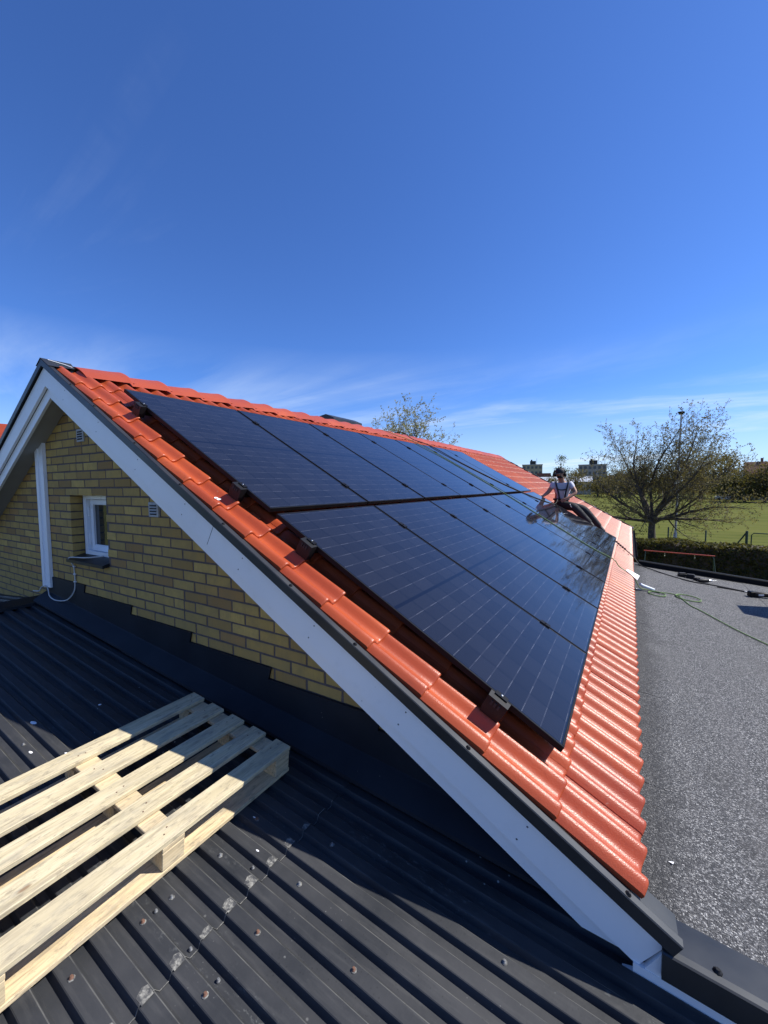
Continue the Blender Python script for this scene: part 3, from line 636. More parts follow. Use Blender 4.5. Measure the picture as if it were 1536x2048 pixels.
# fixing screws with their washers
ws = MB().lathe([(.0110, 0), (.0110, .0012), (.0075, .0025)], 10).mesh('washer', M['lime'])
hd = {}
for nm, mm in (('rust', 'rust'), ('steel', 'dull_zinc')): hd[nm] = MB().lathe([(.0075, .001), (.0075, .0035), (.005, .004), (.005, .0095), (.0035, .0105)], 8).mesh('screw', M[mm])
def crest(y): return -.905+HP*round((y+.905-.035)/HP)+.035
for x, y, k in ((2.977, -1.128, 'rust'), (3.0, -.92, 'rust'), (3.004, -.714, 'steel'), (3.011, -.508, 'steel'), (3.353, -.823, 'rust'), (3.355, -.930, 'rust'), (3.355, -.618, 'rust'), (3.36, -.409, 'steel'), (3.70, -.518, 'rust'), (1.604, -.814, 'steel'), (4.122, -.421, 'steel'), (3.35, -1.03, 'rust'), (3.0, -.30, 'rust'), (3.36, -.20, 'steel'), (4.12, -.21, 'steel')):
    y = crest(y); z = MZ(x)+HR+(.004 if x < 3.2 else 0)
    s_o = inst('screw', hd[k], annex, Matrix.Translation((x, y, z))); inst('washer', ws, s_o, Matrix.Translation((x, y, z)))
for x, y in ((2.984, -.86), (3.342, -.866), (3.195, -.861), (3.146, -.55)):
    z = MZ(x)+.0006+(.004 if x < 3.2 else 0); yv = -.905+HP*math.floor((y+.905)/HP)+.090
    inst('screw', hd['steel'], annex, Matrix.Translation((x, yv, z)))
MB().box(-6.4, 8.9, -5.9, .18, GZ, MZ(8.9)-.05).build('wall', M['wall_grey'], annex)
# bird droppings and flakes
for nm_x, nm_y, L, a in ((1.42, -.62, .030, .5), (1.52, -.40, .018, 1.1), (1.70, -.76, .018, .3), (3.12, -.42, .010, .2), (1.85, -.70, .012, .8), (2.98, -.36, .009, .3)):
    y = crest(nm_y); z = MZ(nm_x)+HR+.0042; m = MB(); q = random.Random(int(L*1e4)); n = 9
    ring = [(nm_x+L*math.cos(a)*math.cos(i*2*math.pi/n)*q.uniform(.7, 1.1)-L*.35*math.sin(a)*math.sin(i*2*math.pi/n), y+L*math.sin(a)*.4*math.cos(i*2*math.pi/n)+L*.35*math.sin(i*2*math.pi/n)) for i in range(n)]
    m.add([(x, yy, z+.0004-.093*(x-nm_x)) for x, yy in ring]+[(nm_x, y, z+.002)], [(i, (i+1) % n, n) for i in range(n)]); m.build('dropping', M['white_paint'], annex)

# ------------------------------------------------------------------ flat annex with mineral felt
flat = thing('felt_roof_annex', 'flat annex with a grey mineral felt roof beside the eaves', 'building', (8, 4, GZ))
FZ = lambda x: -2.66-.1*(x-4.6)
def slab(x0, x1, y0, y1, h0, h1, name, mat, par=flat):
    m = MB(); v = [(x, y, FZ(x)+h) for h in (h0, h1) for y in (y0, y1) for x in (x0, x1)]
    m.add(v, [(0, 2, 3, 1), (4, 5, 7, 6), (0, 1, 5, 4), (2, 6, 7, 3), (0, 4, 6, 2), (1, 3, 7, 5)]); return m.build(name, mat, par)
for i in range(8):      # felt lengths laid along the house, each lapping the next
    x0 = 4.25+.96*i; slab(x0, x0+1.0, .10, 8.0, -.03, .004*(1-(i % 2))+.0005, 'felt_length', M['felt'])
slab(4.40, 12, .062, 7.9, -.40, -.031, 'deck', M['black_coated'])
# near edge: black trim, white fascia
ed = MB(); sec = [(.16, .004), (.125, .012), (.0, .034), (-.024, .034), (-.030, .030), (-.030, -.062), (-.022, -.068)]
n = len(sec); X = (4.585, 12.0)
ed.add([(x, y, FZ(x)+h) for x in X for y, h in sec], [(i, i+1, n+i+1, n+i) for i in range(n-1)]); ed.add([(X[0], y, FZ(X[0])+h) for y, h in sec], [tuple(range(n))]); trim = ed.build('edge_trim', M['verge_metal'], flat)
for x in (4.735, 5.35): inst('screw', sc_me, trim, Matrix.Translation((x, .012, FZ(x)+.033)) @ Matrix.Scale(1.3, 4))
slab(4.505, 12, -.008, .014, -.150, -.085, 'fascia_board', M['white_paint'])
slab(4.56, 12, .018, .03, -.26, -.09, 'backing_board', M['black_coated'])
# piece of white board where rake and fascia meet
pc = MB(); pc.prism([(4.520, -2.772), (4.592, -2.645), (4.606, -2.735), (4.53, -2.80), (4.46, -2.79)], 'y', -.006, .017); pc.build('fascia_end', M['white_paint'], flat)
# far kerb
kb = MB(); sec = [(7.64, .004), (7.69, .012), (7.70, .085), (7.715, .098), (7.80, .100), (7.815, .09), (7.82, -.3)]; n = len(sec); X = (4.64, 12.0)
kb.add([(x, y, FZ(x)+h) for x in X for y, h in sec], [(i, i+1, n+i+1, n+i) for i in range(n-1)], False); kb.add([(X[0], y, FZ(X[0])+h) for y, h in sec], [tuple(range(n))]); kb.build('kerb_trim', M['bitumen'], flat)
MB().box(4.36, 12, .05, 7.95, GZ, -3.45).build('wall', M['wall_grey'], flat)
# lap lines across the first length
for y, w in ((3.82, .10), (3.55, .10), (2.0, .12), (.9, .10), (5.4, .1)): slab(4.50, 4.50+w*1.6, y, y+.012, .0, .0062, 'lap_edge', M['felt'])
# chimney outside the picture on the right whose shadow falls on the felt
# ------------------------------------------------------------------ pallet
pal = thing('wooden_pallet', 'pale wooden pallet lying on the dark ribbed roof', 'pallet', (2.48, -.64, MZ(2.48)+HR))
A = math.atan(.093)
PM = Matrix.Translation((2.06, -1.312, MZ(2.06)+HR+.0045)) @ Matrix.Rotation(A, 4, 'Y')     # local: x across the five boards, y along them, z up
PWd = .848; PLn = 1.27; jr = random.Random(11)
bx = [(0, .110), (.187, .298), (.376, .482), (.560, .664), (.742, PWd)]
def bar(name, x0, x1, y0, y1, z0, z1, mat, c=.0025):
    m = MB(); m.box(x0, x1, y0, y1, z0, z1, None, c); j = lambda: jr.uniform(-.0015, .0015)
    return m.build(name, M[mat], pal, PM @ Matrix.Translation((j(), j(), 0)))
tops = []
for (a, b) in bx: tops.append(bar('top_board', a, b, 0, PLn, .1225, .1445, 'pallet_wood'))
for y in (0.002, .566, PLn-.101): bar('cross_board', 0, PWd, y+.002, y+.097, .0995, .1215, 'fresh_wood')
for (a, b) in ((0, .1), (.374, .474), (PWd-.1, PWd)):
    bar('bottom_board', a, b, 0, PLn, 0, .020, 'fresh_wood')
    for y in (0.004, .567, PLn-.100): bar('block', a+.002, b-.002, y, y+.094, .0205, .0988, 'fresh_wood', .002)
nail = MB().lathe([(.0035, 0), (.0035, .0008), (.002, .001)], 6).mesh('nail', M['rust'])
for tb, (a, b) in zip(tops, bx):
    for y in (.04, .09, .60, .63, PLn-.075, PLn-.03): inst('nail', nail, tb, PM @ Matrix.Translation((a+.03+jr.uniform(0, .05), y+jr.uniform(-.01, .01), .1446)))
# ------------------------------------------------------------------ small things on the roofs
def at(px, py, R):      # the point seen at a bearing, R metres away over the ground
    d = fwd+cr*((px-768)/FPX)-cu*((py-1024)/FPX); return CAM+d*(R/math.hypot(d.x, d.y))
cb = MB(); pth = [(.30, YW+.06, -1.70), (.16, YW-.02, -1.714), (-.067, .150, -1.725), (-.135, .150, -1.742), (-.148, .165, -1.768), (-.132, .186, -1.824), (-.126, .188, -1.90), (-.121, .187, -1.975), (-.135, .178, -2.075), (-.25, .160, -2.165), (-.47, .150, -2.198), (-.63, .155, -2.178), (-.69, .165, -2.12), (-.72, .160, -2.085), (-.80, .150, -2.10), (-.86, .145, -2.15), (-1.0, .14, -2.165)]
cb.tube(smooth_path(pth, 6), .0058, 8); cab = cb.build('cable', M['cable_grey']); tag(cab, 'thin pale cable looping from the window sill down to the dark flashing', 'cable')
for z in (-1.824, -1.90, -1.975): MB().box(-.140, -.112, .180, .197, z-.006, z+.006, c=.002).build('clip', M['white_plastic'], cab)
def RP(s, y, h): return tuple(RR @ Vector((s, y, h)))
def FP(x, y, h=.008): return (x, y, FZ(x)+h+.003)
gr_ = [tuple(RLm @ Vector((1.2, 5.6, .11))), tuple(RLm @ Vector((.30, 5.64, .13))), (0, 5.66, .085), RP(.35, 5.70, .135), RP(.72, 5.75, .19), RP(1.51, 5.90, .1865), RP(2.75, 5.83, .187), RP(3.74, 5.60, .1865), RP(4.44, 5.46, .1865), RP(4.80, 5.54, .183), RP(4.93, 5.62, .12), RP(5.10, 5.60, .105), RP(5.20, 5.56, .08), FP(4.62, 5.56, .03), FP(4.72, 5.62), FP(4.84, 5.60), FP(4.99, 5.66), FP(5.10, 5.60), FP(5.13, 5.44), FP(5.20, 5.12), FP(5.28, 4.98), FP(5.53, 4.41), FP(5.74, 4.05), FP(6.3, 3.1)]
m = MB(); m.tube(smooth_path(gr_, 6), .0062, 8); gro = m.build('safety_rope', M['rope_green']); tag(gro, 'green safety rope running over the panels and out across the felt', 'rope')
def ring(cx, cy, rx, ry, ph=0, n=40, turns=1.15): return [FP(cx+rx*math.cos(ph+2*math.pi*turns*i/n), cy+ry*math.sin(ph+2*math.pi*turns*i/n), .010+.010*i/n) for i in range(n+1)]
m = MB(); m.tube(ring(5.21, 5.56, .145, .155, 2.4), .0075, 8); m.build('coil', M['rope_green'], gro)
m = MB(); m.tube(ring(4.83, 5.44, .105, .12, 1.2), .0075, 8); m.build('coil', M['rope_green'], gro)
bl1 = [tuple(RLm @ Vector((1.0, 6.2, .11))), (0, 6.28, .09), RP(.40, 6.36, .135), RP(.80, 6.44, .19), RP(1.52, 6.50, .188), RP(2.37, 6.84, .188), RP(2.85, 7.25, .188), RP(3.20, 7.75, .188), RP(3.36, 8.25, .19), (3.02, 8.62, -1.40), (3.02, 8.74, -1.38)]
m = MB(); m.tube(smooth_path(bl1, 6), .0085, 8); tag(m.build('lifeline', M['rope_black']), 'black lifeline from the ridge across the panels to the seated worker', 'rope')
bl2 = [(3.12, 8.77, -1.42), RP(3.75, 8.95, .22), RP(4.3, 9.0, .12), RP(4.60, 8.62, .115), RP(4.82, 8.26, .112), RP(5.0, 7.90, .112), RP(5.18, 7.60, .10), (4.66, 7.50, FZ(4.66)+.05), FP(4.86, 7.36, .02), FP(5.02, 7.22), FP(5.20, 7.05), FP(5.42, 6.92), FP(5.70, 6.94), FP(6.0, 6.88)]
m = MB(); m.tube(smooth_path(bl2, 6), .0095, 8); l2 = m.build('lanyard', M['rope_black']); tag(l2, 'black lanyard trailing from the worker down the tiles onto the felt', 'rope')
for i in range(5):
    q = Vector(bl2[4]).lerp(Vector(bl2[5]), i/4); MB().lathe([(.018, -.02), (.022, 0), (.018, .02)], 8, Matrix.Translation(q) @ Matrix.Rotation(1.2, 4, 'X')).build('knot', M['rope_black'], l2)
# rope grab: white tag and bright sleeve at the eaves
rg = thing('rope_grab', 'white and steel rope grab lying at the eaves on the green rope', 'rope grab', FP(4.6, 5.56))
m = MB(); a = Vector(RP(5.04, 5.62, .135)); b = Vector(RP(5.22, 5.55, .13)); sd2 = Vector((.25, .85, .35)).normalized()*.055
m.add([a-sd2*.4, a+sd2*.4, b+sd2*1.1, b-sd2*1.1, a-sd2*.4+Vector((0, 0, -.012)), a+sd2*.4+Vector((0, 0, -.012)), b+sd2*1.1+Vector((0, 0, -.012)), b-sd2*1.1+Vector((0, 0, -.012))], [(0, 1, 2, 3), (4, 7, 6, 5), (0, 4, 5, 1), (1, 5, 6, 2), (2, 6, 7, 3), (3, 7, 4, 0)]); m.build('tag', M['white_paint'], rg)
m = MB(); m.tube([FP(4.62, 5.50, .10), FP(4.66, 5.53, .075), FP(4.80, 5.60, .03)], [.02, .024, .020], 10); m.build('sleeve', M['white_plastic'], rg)
m = MB(); m.tube(ring(4.60, 5.51, .035, .02, 0, 16, 1.0), .007, 6); m.build('shackle', M['steel'], rg)
# tools on the felt
def drill(loc, rz, label, name='cordless_drill', bit=True):
    t_ = thing(name, label, 'drill', loc); R_ = Matrix.Translation(loc) @ Matrix.Rotation(rz, 4, 'Z')
    m = MB(); m.tube([(-.09, 0, .035), (-.06, 0, .036), (.05, 0, .036), (.07, 0, .036)], [.026, .032, .032, .022], 12, R_); m.build('motor_housing', M['black_plastic'], t_, None)
    m = MB(); m.tube([(-.03, .02, .034), (-.035, .07, .032), (-.04, .12, .032)], [.021, .018, .021], 10, R_); m.build('grip', M['rubber'], t_)
    m = MB(); m.box(-.085, .015, .12, .155, .002, .066, R_, c=.006); m.build('battery', M['black_plastic'], t_)
    m = MB(); m.tube([(.07, 0, .036), (.10, 0, .036), (.12, 0, .036)], [.020, .019, .011], 10, R_); m.build('chuck', M['steel'], t_)
    if bit: m = MB(); m.tube([(.12, 0, .036), (.19, 0, .036)], .004, 6, R_); m.build('bit', M['steel'], t_)
drill((5.58, 7.05, FZ(5.58)+.004), .5, 'black cordless drill lying on the felt near the far kerb')
def pack(loc, rz, k, label):
    t_ = thing('battery_pack', label, 'battery', loc, 'loose black battery packs on the felt'); R_ = Matrix.Translation(loc) @ Matrix.Rotation(rz, 4, 'Z') @ Matrix.Scale(k, 4)
    m = MB(); m.box(-.06, .06, -.038, .038, 0, .05, R_, c=.006); m.build('case', M['black_plastic'], t_)
    m = MB(); m.box(-.05, .05, -.03, .03, .051, .068, R_, c=.004); m.build('contact_rail', M['rubber'], t_)
pack((5.29, 7.28, FZ(5.29)+.006), .3, 1.0, 'small black battery pack on the felt, left one of a pair by the kerb')
pack((5.41, 7.26, FZ(5.41)+.006), -.2, 1.05, 'small black battery pack on the felt, right one of a pair by the kerb')
gr2 = thing('angle_grinder', 'black angle grinder lying at the right edge of the felt', 'grinder', FP(6.22, 6.62)); R_ = Matrix.Translation(FP(6.24, 6.62, .006)) @ Matrix.Rotation(.35, 4, 'Z')
m = MB(); m.tube([(-.15, 0, .045), (-.13, 0, .048), (.02, 0, .046), (.14, 0, .042)], [.03, .042, .040, .034], 12, R_); m.build('motor_housing', M['black_plastic'], gr2)
m = MB(); m.box(-.20, -.12, -.045, .045, .01, .095, R_, c=.012); m.build('gear_head', M['black_alu'], gr2)
m = MB(); m.box(-.09, -.02, -.0415, -.0385, .035, .06, R_); m.build('badge', M['white_plastic'], gr2)
fb = MB(); fb.tube([FP(5.72, 6.85), FP(5.98, 6.86), FP(6.06, 6.85)], [.012, .010, .010], 8); fbo = fb.build('pry_bar', M['black_alu']); tag(fbo, 'thin black pry bar with bright tip lying on the felt', 'pry bar')
m = MB(); m.tube([FP(6.06, 6.85), FP(6.13, 6.845)], [.011, .006], 8); m.build('tip', M['steel'], fbo)
fl = MB(); fl.add([FP(4.63, .42, .003), FP(4.652, .43, .004), FP(4.648, .408, .010)], [(0, 1, 2)]); tag(fl.build('paper_scrap', M['white_paint']), 'tiny white scrap lying on the felt near the eaves', 'scrap')
MB().box(6.66, 7.35, 5.95, 6.39, -3.1, -1.62).build('chimney', M['brick'], flat)      # stands beyond the right edge, shades the felt

# ------------------------------------------------------------------ the worker
def skin(name, nodes, edges, root, mat, parent, sub=2):
    ks = list(nodes); me = bpy.data.meshes.new(name); me.from_pydata([nodes[k][0] for k in ks], [(ks.index(a), ks.index(b)) for a, b in edges], [])
    o = bpy.data.objects.new('tmp', me); col.objects.link(o); md = o.modifiers.new('s', 'SKIN'); md.use_smooth_shade = True
    for i, k in enumerate(ks):
        sv = me.skin_vertices[0].data[i]; r = nodes[k][1]; sv.radius = r if isinstance(r, tuple) else (r, r); sv.use_root = (k == root)
    sb = o.modifiers.new('u', 'SUBSURF'); sb.levels = sub; sb.render_levels = sub
    m2 = bpy.data.meshes.new_from_object(o.evaluated_get(bpy.context.evaluated_depsgraph_get())); bpy.data.objects.remove(o)
    m2.materials.clear(); m2.materials.append(mat); m2.name = name
    for p_ in m2.polygons: p_.use_smooth = True
    return link(bpy.data.objects.new(name, m2), parent)
per = thing('person', 'worker in white t-shirt, black harness and ear defenders sitting on the roof', 'person', (3.05, 8.9, -1.70))
B = dict(pel=((3.05, 8.92, -1.53), .125), sp=((3.06, 8.90, -1.33), .115), ch=((3.075, 8.83, -1.15), .138), nk=((3.08, 8.79, -.995), .058), hd=((3.055, 8.74, -.92), .07), hd2=((3.045, 8.725, -.825), .088), hd3=((3.045, 8.735, -.76), .072),
         rs=((2.885, 8.81, -1.07), .064), re=((2.785, 8.74, -1.26), .050), rw=((2.70, 8.58, -1.34), .030), rh=((2.665, 8.52, -1.352), .030),
         ls=((3.265, 8.82, -1.07), .064), le=((3.385, 8.76, -1.265), .050), lw=((3.24, 8.62, -1.385), .030), lh=((3.19, 8.595, -1.405), .030),
         rp=((2.99, 8.90, -1.55), .10), rk=((3.36, 8.66, -1.58), .074), ra=((3.72, 8.66, -1.985), .052), rt=((3.78, 8.56, -2.035), .038),
         lp=((3.14, 8.92, -1.57), .10), lk=((3.55, 8.82, -1.63), .074), la=((3.90, 8.90, -2.08), .052), lt=((3.97, 8.80, -2.13), .038))
E_ = [('pel', 'sp'), ('sp', 'ch'), ('ch', 'nk'), ('nk', 'hd'), ('hd', 'hd2'), ('hd2', 'hd3'), ('ch', 'rs'), ('rs', 're'), ('re', 'rw'), ('rw', 'rh'), ('ch', 'ls'), ('ls', 'le'), ('le', 'lw'), ('lw', 'lh'), ('pel', 'rp'), ('rp', 'rk'), ('rk', 'ra'), ('ra', 'rt'), ('pel', 'lp'), ('lp', 'lk'), ('lk', 'la'), ('la', 'lt')]
for h_, dr, dn_, up_ in (('rh', Vector((-.55, -.8, -.18)), Vector((.8, -.5, 0)), 1), ('lh', Vector((-.85, -.35, -.35)), Vector((.2, -.1, -.9)), -1)):
    base = Vector(B[h_][0]); dr.normalize(); dn_.normalize()
    for i, (off, ln) in enumerate(((-.030, .062), (-.010, .072), (.010, .068), (.028, .055))):
        B[f'{h_}f{i}'] = (tuple(base+dr*.045+dn_*off), .010); B[f'{h_}g{i}'] = (tuple(base+dr*(.045+ln)+dn_*off*1.1+Vector((0, 0, -.015))), .0085); E_ += [(h_, f'{h_}f{i}'), (f'{h_}f{i}', f'{h_}g{i}')]
    B[h_+'t'] = (tuple(base+dn_*-.045*up_+dr*.035), .010); E_ += [(h_, h_+'t')]
skin('body', B, E_, 'pel', M['skin'], per)
def grow(n, k): p_, r = B[n]; return (p_, r+k)
mid = lambda a, b, t: tuple(Vector(B[a][0]).lerp(Vector(B[b][0]), t))
S = {k: grow(k, .022) for k in ('pel', 'sp', 'ch')}; S.update(nkb=(mid('ch', 'nk', .62), .075), rs=grow('rs', .026), ls=grow('ls', .026), rsl=(mid('rs', 're', .62), .072), lsl=(mid('ls', 'le', .62), .074))
skin('tshirt', S, [('pel', 'sp'), ('sp', 'ch'), ('ch', 'nkb'), ('ch', 'rs'), ('rs', 'rsl'), ('ch', 'ls'), ('ls', 'lsl')], 'pel', M['tshirt'], per)
S = dict(pel=grow('pel', .034), rp=grow('rp', .018), rk=grow('rk', .022), ra=grow('ra', .024), lp=grow('lp', .018), lk=grow('lk', .022), la=grow('la', .024), wb=((3.055, 8.915, -1.44), .150))
skin('trousers', S, [('wb', 'pel'), ('pel', 'rp'), ('rp', 'rk'), ('rk', 'ra'), ('pel', 'lp'), ('lp', 'lk'), ('lk', 'la')], 'pel', M['trousers'], per)
for a, b in (('ra', 'rt'), ('la', 'lt')):
    q = Vector(B[a][0]); tq = Vector(B[b][0]); d = (tq-q)
    skin('boot', dict(h=(tuple(q-d*.35+Vector((0, 0, .0))), .048), a=(tuple(q+Vector((0, 0, -.01))), .055), t=(tuple(tq+d*.3), .044), u=(tuple(q+Vector((-.03, 0, .08))), .05)), [('h', 'a'), ('a', 't'), ('a', 'u')], 'a', M['rubber'], per)
hc = Vector((3.045, 8.725, -.825))
m = MB(); m.lathe([(.100, -.005), (.101, .02), (.092, .058), (.066, .09), (.030, .105), (.004, .108)], 20, Matrix.Translation(hc+Vector((0, .008, .035))) @ Matrix.Rotation(.22, 4, 'X')); cp = m.build('cap', M['harness'], per)
m = MB(); m.prism([(-.07, -.085), (.07, -.085), (.055, -.155), (0, -.172), (-.055, -.155)], 'z', 0, .010, Matrix.Translation(hc+Vector((-.01, .0, .040))) @ Matrix.Rotation(-.35, 4, 'Z') @ Matrix.Rotation(.35, 4, 'X')); m.build('peak', M['harness'], cp)
bd = skin('beard', dict(a=(tuple(hc+Vector((-.055, -.045, -.06))), .035), b=(tuple(hc+Vector((0, -.082, -.088))), .034), c=(tuple(hc+Vector((.055, -.045, -.06))), .035)), [('a', 'b'), ('b', 'c')], 'b', M['hair'], per)
m = MB(); m.tube([hc+Vector((-.012, -.082, .0)), hc+Vector((-.014, -.108, -.030)), hc+Vector((-.013, -.090, -.042))], [.011, .016, .010], 8); m.build('nose', M['skin'], per)
for sx_ in (-1, 1):
    m = MB(); m.lathe([(.003, -.004), (.009, 0), (.003, .004)], 8, Matrix.Translation(hc+Vector((sx_*.034-.008, -.083, .005))) @ Matrix.Rotation(1.57, 4, 'X')); m.build('eye', M['hair'], per)
m = MB(); m.tube([hc+Vector((-.112, 0, -.01)), hc+Vector((-.112, 0, .06)), hc+Vector((-.07, 0, .125)), hc+Vector((0, 0, .146)), hc+Vector((.07, 0, .125)), hc+Vector((.112, 0, .06)), hc+Vector((.112, 0, -.01))], .012, 8); eb = m.build('ear_defender', M['black_plastic'], per)
for sx_ in (-1, 1): m = MB(); m.lathe([(.030, -.028), (.042, -.016), (.042, .012), (.030, .026)], 14, Matrix.Translation(hc+Vector((sx_*.108, .005, -.02))) @ Matrix.Rotation(1.57, 4, 'Y')); m.build('cup', M['black_plastic'], eb)
hn = MB()
def strap(pts, w=.028): 
    q = smooth_path(pts, 5); hn.tube(q, w*.62, 6)
yf = 8.705
strap([(2.955, 8.82, -.965), (2.955, 8.735, -1.03), (2.985, yf, -1.15), (3.02, yf+.01, -1.28), (3.04, 8.745, -1.42)]); strap([(3.235, 8.82, -.97), (3.225, 8.735, -1.03), (3.20, yf, -1.15), (3.17, yf+.015, -1.28), (3.15, 8.76, -1.42)])
strap([(2.985, yf-.005, -1.18), (3.09, yf-.012, -1.20), (3.20, yf-.005, -1.18)], .022)
wst = [(3.055+.162*math.cos(a), 8.915+.165*math.sin(a), -1.425) for a in [2*math.pi*i/20 for i in range(21)]]; hn.tube(wst, .026, 6)
hn.build('harness', M['harness'], per)
m = MB(); m.box(3.13, 3.19, 8.735, 8.755, -1.30, -1.24, c=.005); m.build('buckle', M['steel'], per)
for q in ((3.28, 8.66, -1.55), (3.42, 8.70, -1.58)): m = MB(); m.tube([Vector(q)+Vector((0, -.05, .03)), Vector(q)+Vector((.03, -.085, -.03)), Vector(q)+Vector((.06, -.04, -.08))], .008, 6); m.build('leg_strap', M['pole_grey'], per)
# ------------------------------------------------------------------ hedge, swing, fence, lamp post
def leaf_quads(mb, P, n, size, rng, flat=.0):
    for _ in range(n):
        a = Vector((rng.gauss(0, 1), rng.gauss(0, 1), rng.gauss(0, 1)+flat)).normalized(); b = a.orthogonal().normalized(); b.rotate(Matrix.Rotation(rng.uniform(0, 6.28), 3, a)); c = a.cross(b)
        s = size*rng.uniform(.6, 1.3); p_ = P(); mb.add([p_+b*s, p_+c*s*.55, p_-b*s, p_-c*s*.55], [(0, 1, 2, 3)])
hg = thing('clipped_hedge', 'long clipped hedge with brownish leaves between felt roof and playing field', 'hedge', (8, 20.6, GZ)); hr = random.Random(21)
core = MB(); nx = 60
core.add([(-3+.4*i, y, z+hr.uniform(-.05, .05)) for i in range(nx+1) for y, z in ((20.08, GZ), (20.05, -3.78), (21.2, -3.76), (21.2, GZ))], [(4*i+j, 4*i+4+j, 4*i+5+j, 4*i+1+j) for i in range(nx) for j in range(3)]); core.build('branches', M['bark'], hg)
lf = MB(); und = lambda x: .05*math.sin(x*1.3)+.04*math.sin(x*3.1+1)
def ph():
    x = hr.uniform(2.5, 13) if hr.random() < .9 else hr.uniform(-3, 21)
    if hr.random() < .5: return Vector((x, hr.uniform(19.95, 21.25), -3.70+und(x)+hr.gauss(0, .035)))
    return Vector((x, 19.98+und(x*1.7)*.8+hr.gauss(0, .05), hr.uniform(-5.0, -3.66)))
leaf_quads(lf, ph, 12000, .066, hr); lf.build('foliage', M['leaf_hedge'], hg)
sw = thing('swing_frame', 'small play frame with red top bar and green legs before the hedge', 'swing frame', (6, 16.6, GZ))
a, b = Vector((5.03, 16.62, -3.60)), Vector((7.03, 16.47, -3.62))
m = MB(); m.tube([a-(b-a)*.03, b+(b-a)*.02], .019, 10); m.build('top_bar', M['red_paint'], sw)
for q, sx_ in ((a, -1), (b, 1)):
    for dy in (-.55, .55): m = MB(); m.tube([q, Vector((q.x+sx_*.12, q.y+dy, GZ))], .014, 8); m.build('leg', M['green_paint'], sw)
for f_ in (.30, .74): m = MB(); m.tube([a.lerp(b, f_), a.lerp(b, f_)+Vector((0, 0, -.12))], .008, 6); m.tube([a.lerp(b, f_)+Vector((.02, 0, -.12)), a.lerp(b, f_)+Vector((0, 0, -.17)), a.lerp(b, f_)+Vector((-.02, 0, -.12))], .008, 6); m.build('hook', M['steel'], sw)
for px, py, lab in ((1337, 1054, 'left of the lamp post'), (1412, 1061, 'right of the lamp post')):
    p_ = at(px, py, 27.0); m = MB(); m.tube([(p_.x, p_.y, GZ), (p_.x, p_.y, p_.z-.03), (p_.x, p_.y, p_.z)], [.035, .035, .025], 8); tag(m.build('fence_post', M['green_paint']), 'dark fence post on the field, '+lab, 'fence post', 'fence posts along the playing field')
gt = thing('field_gate', 'dark tubular gate with slanting brace on the playing field', 'gate', at(1500, 1095, 27)); P0, P1, P2, P3 = at(1494, 1062, 27), at(1448, 1083, 27.3), at(1497, 1064, 27), at(1600, 1068, 27)
m = MB(); m.tube([(P0.x, P0.y, GZ), (P0.x, P0.y, P0.z)], .055, 8); m.build('post', M['green_paint'], gt)
m = MB(); m.tube([P0+Vector((0, 0, -.05)), Vector((P1.x, P1.y, GZ+.1))], .035, 8); m.build('brace', M['green_paint'], gt)
m = MB(); m.tube([Vector((P2.x+.12, P2.y, GZ+.15)), Vector((P2.x+.12, P2.y, P2.z-.15)), Vector((P2.x+.2, P2.y, P2.z-.05)), Vector((P3.x, P3.y, P2.z-.05)), Vector((P3.x, P3.y, GZ+.15)), Vector((P2.x+.12, P2.y, GZ+.15))], .025, 8); m.tube([Vector((P2.x+.12, P2.y, GZ+.5)), Vector((P3.x, P3.y, GZ+.5))], .022, 8); m.build('frame', M['green_paint'], gt)
p_ = at(1350, 1075, 28); tp = at(1357, 829, 28)
lp = thing('lamp_post', 'tall grey lamp post standing in front of the bare tree', 'lamp post', (p_.x, p_.y, GZ))
m = MB(); m.tube([(p_.x, p_.y, GZ), (p_.x, p_.y, -3.9), (p_.x+.01, p_.y, -3.8), (p_.x+.06, p_.y, tp.z)], [.09, .09, .055, .038], 12); m.build('pole', M['pole_grey'], lp)
m = MB(); m.box(p_.x-.11, p_.x+.11, p_.y-.25, p_.y+.16, GZ+.25, GZ+.95, None, .02) if False else m.tube([(p_.x+.06, p_.y, tp.z), (p_.x+.06, p_.y-.02, tp.z+.08), (p_.x+.06, p_.y-.02, tp.z+.14)], [.07, .17, .15], 12); m.build('lantern', M['black_alu'], lp)

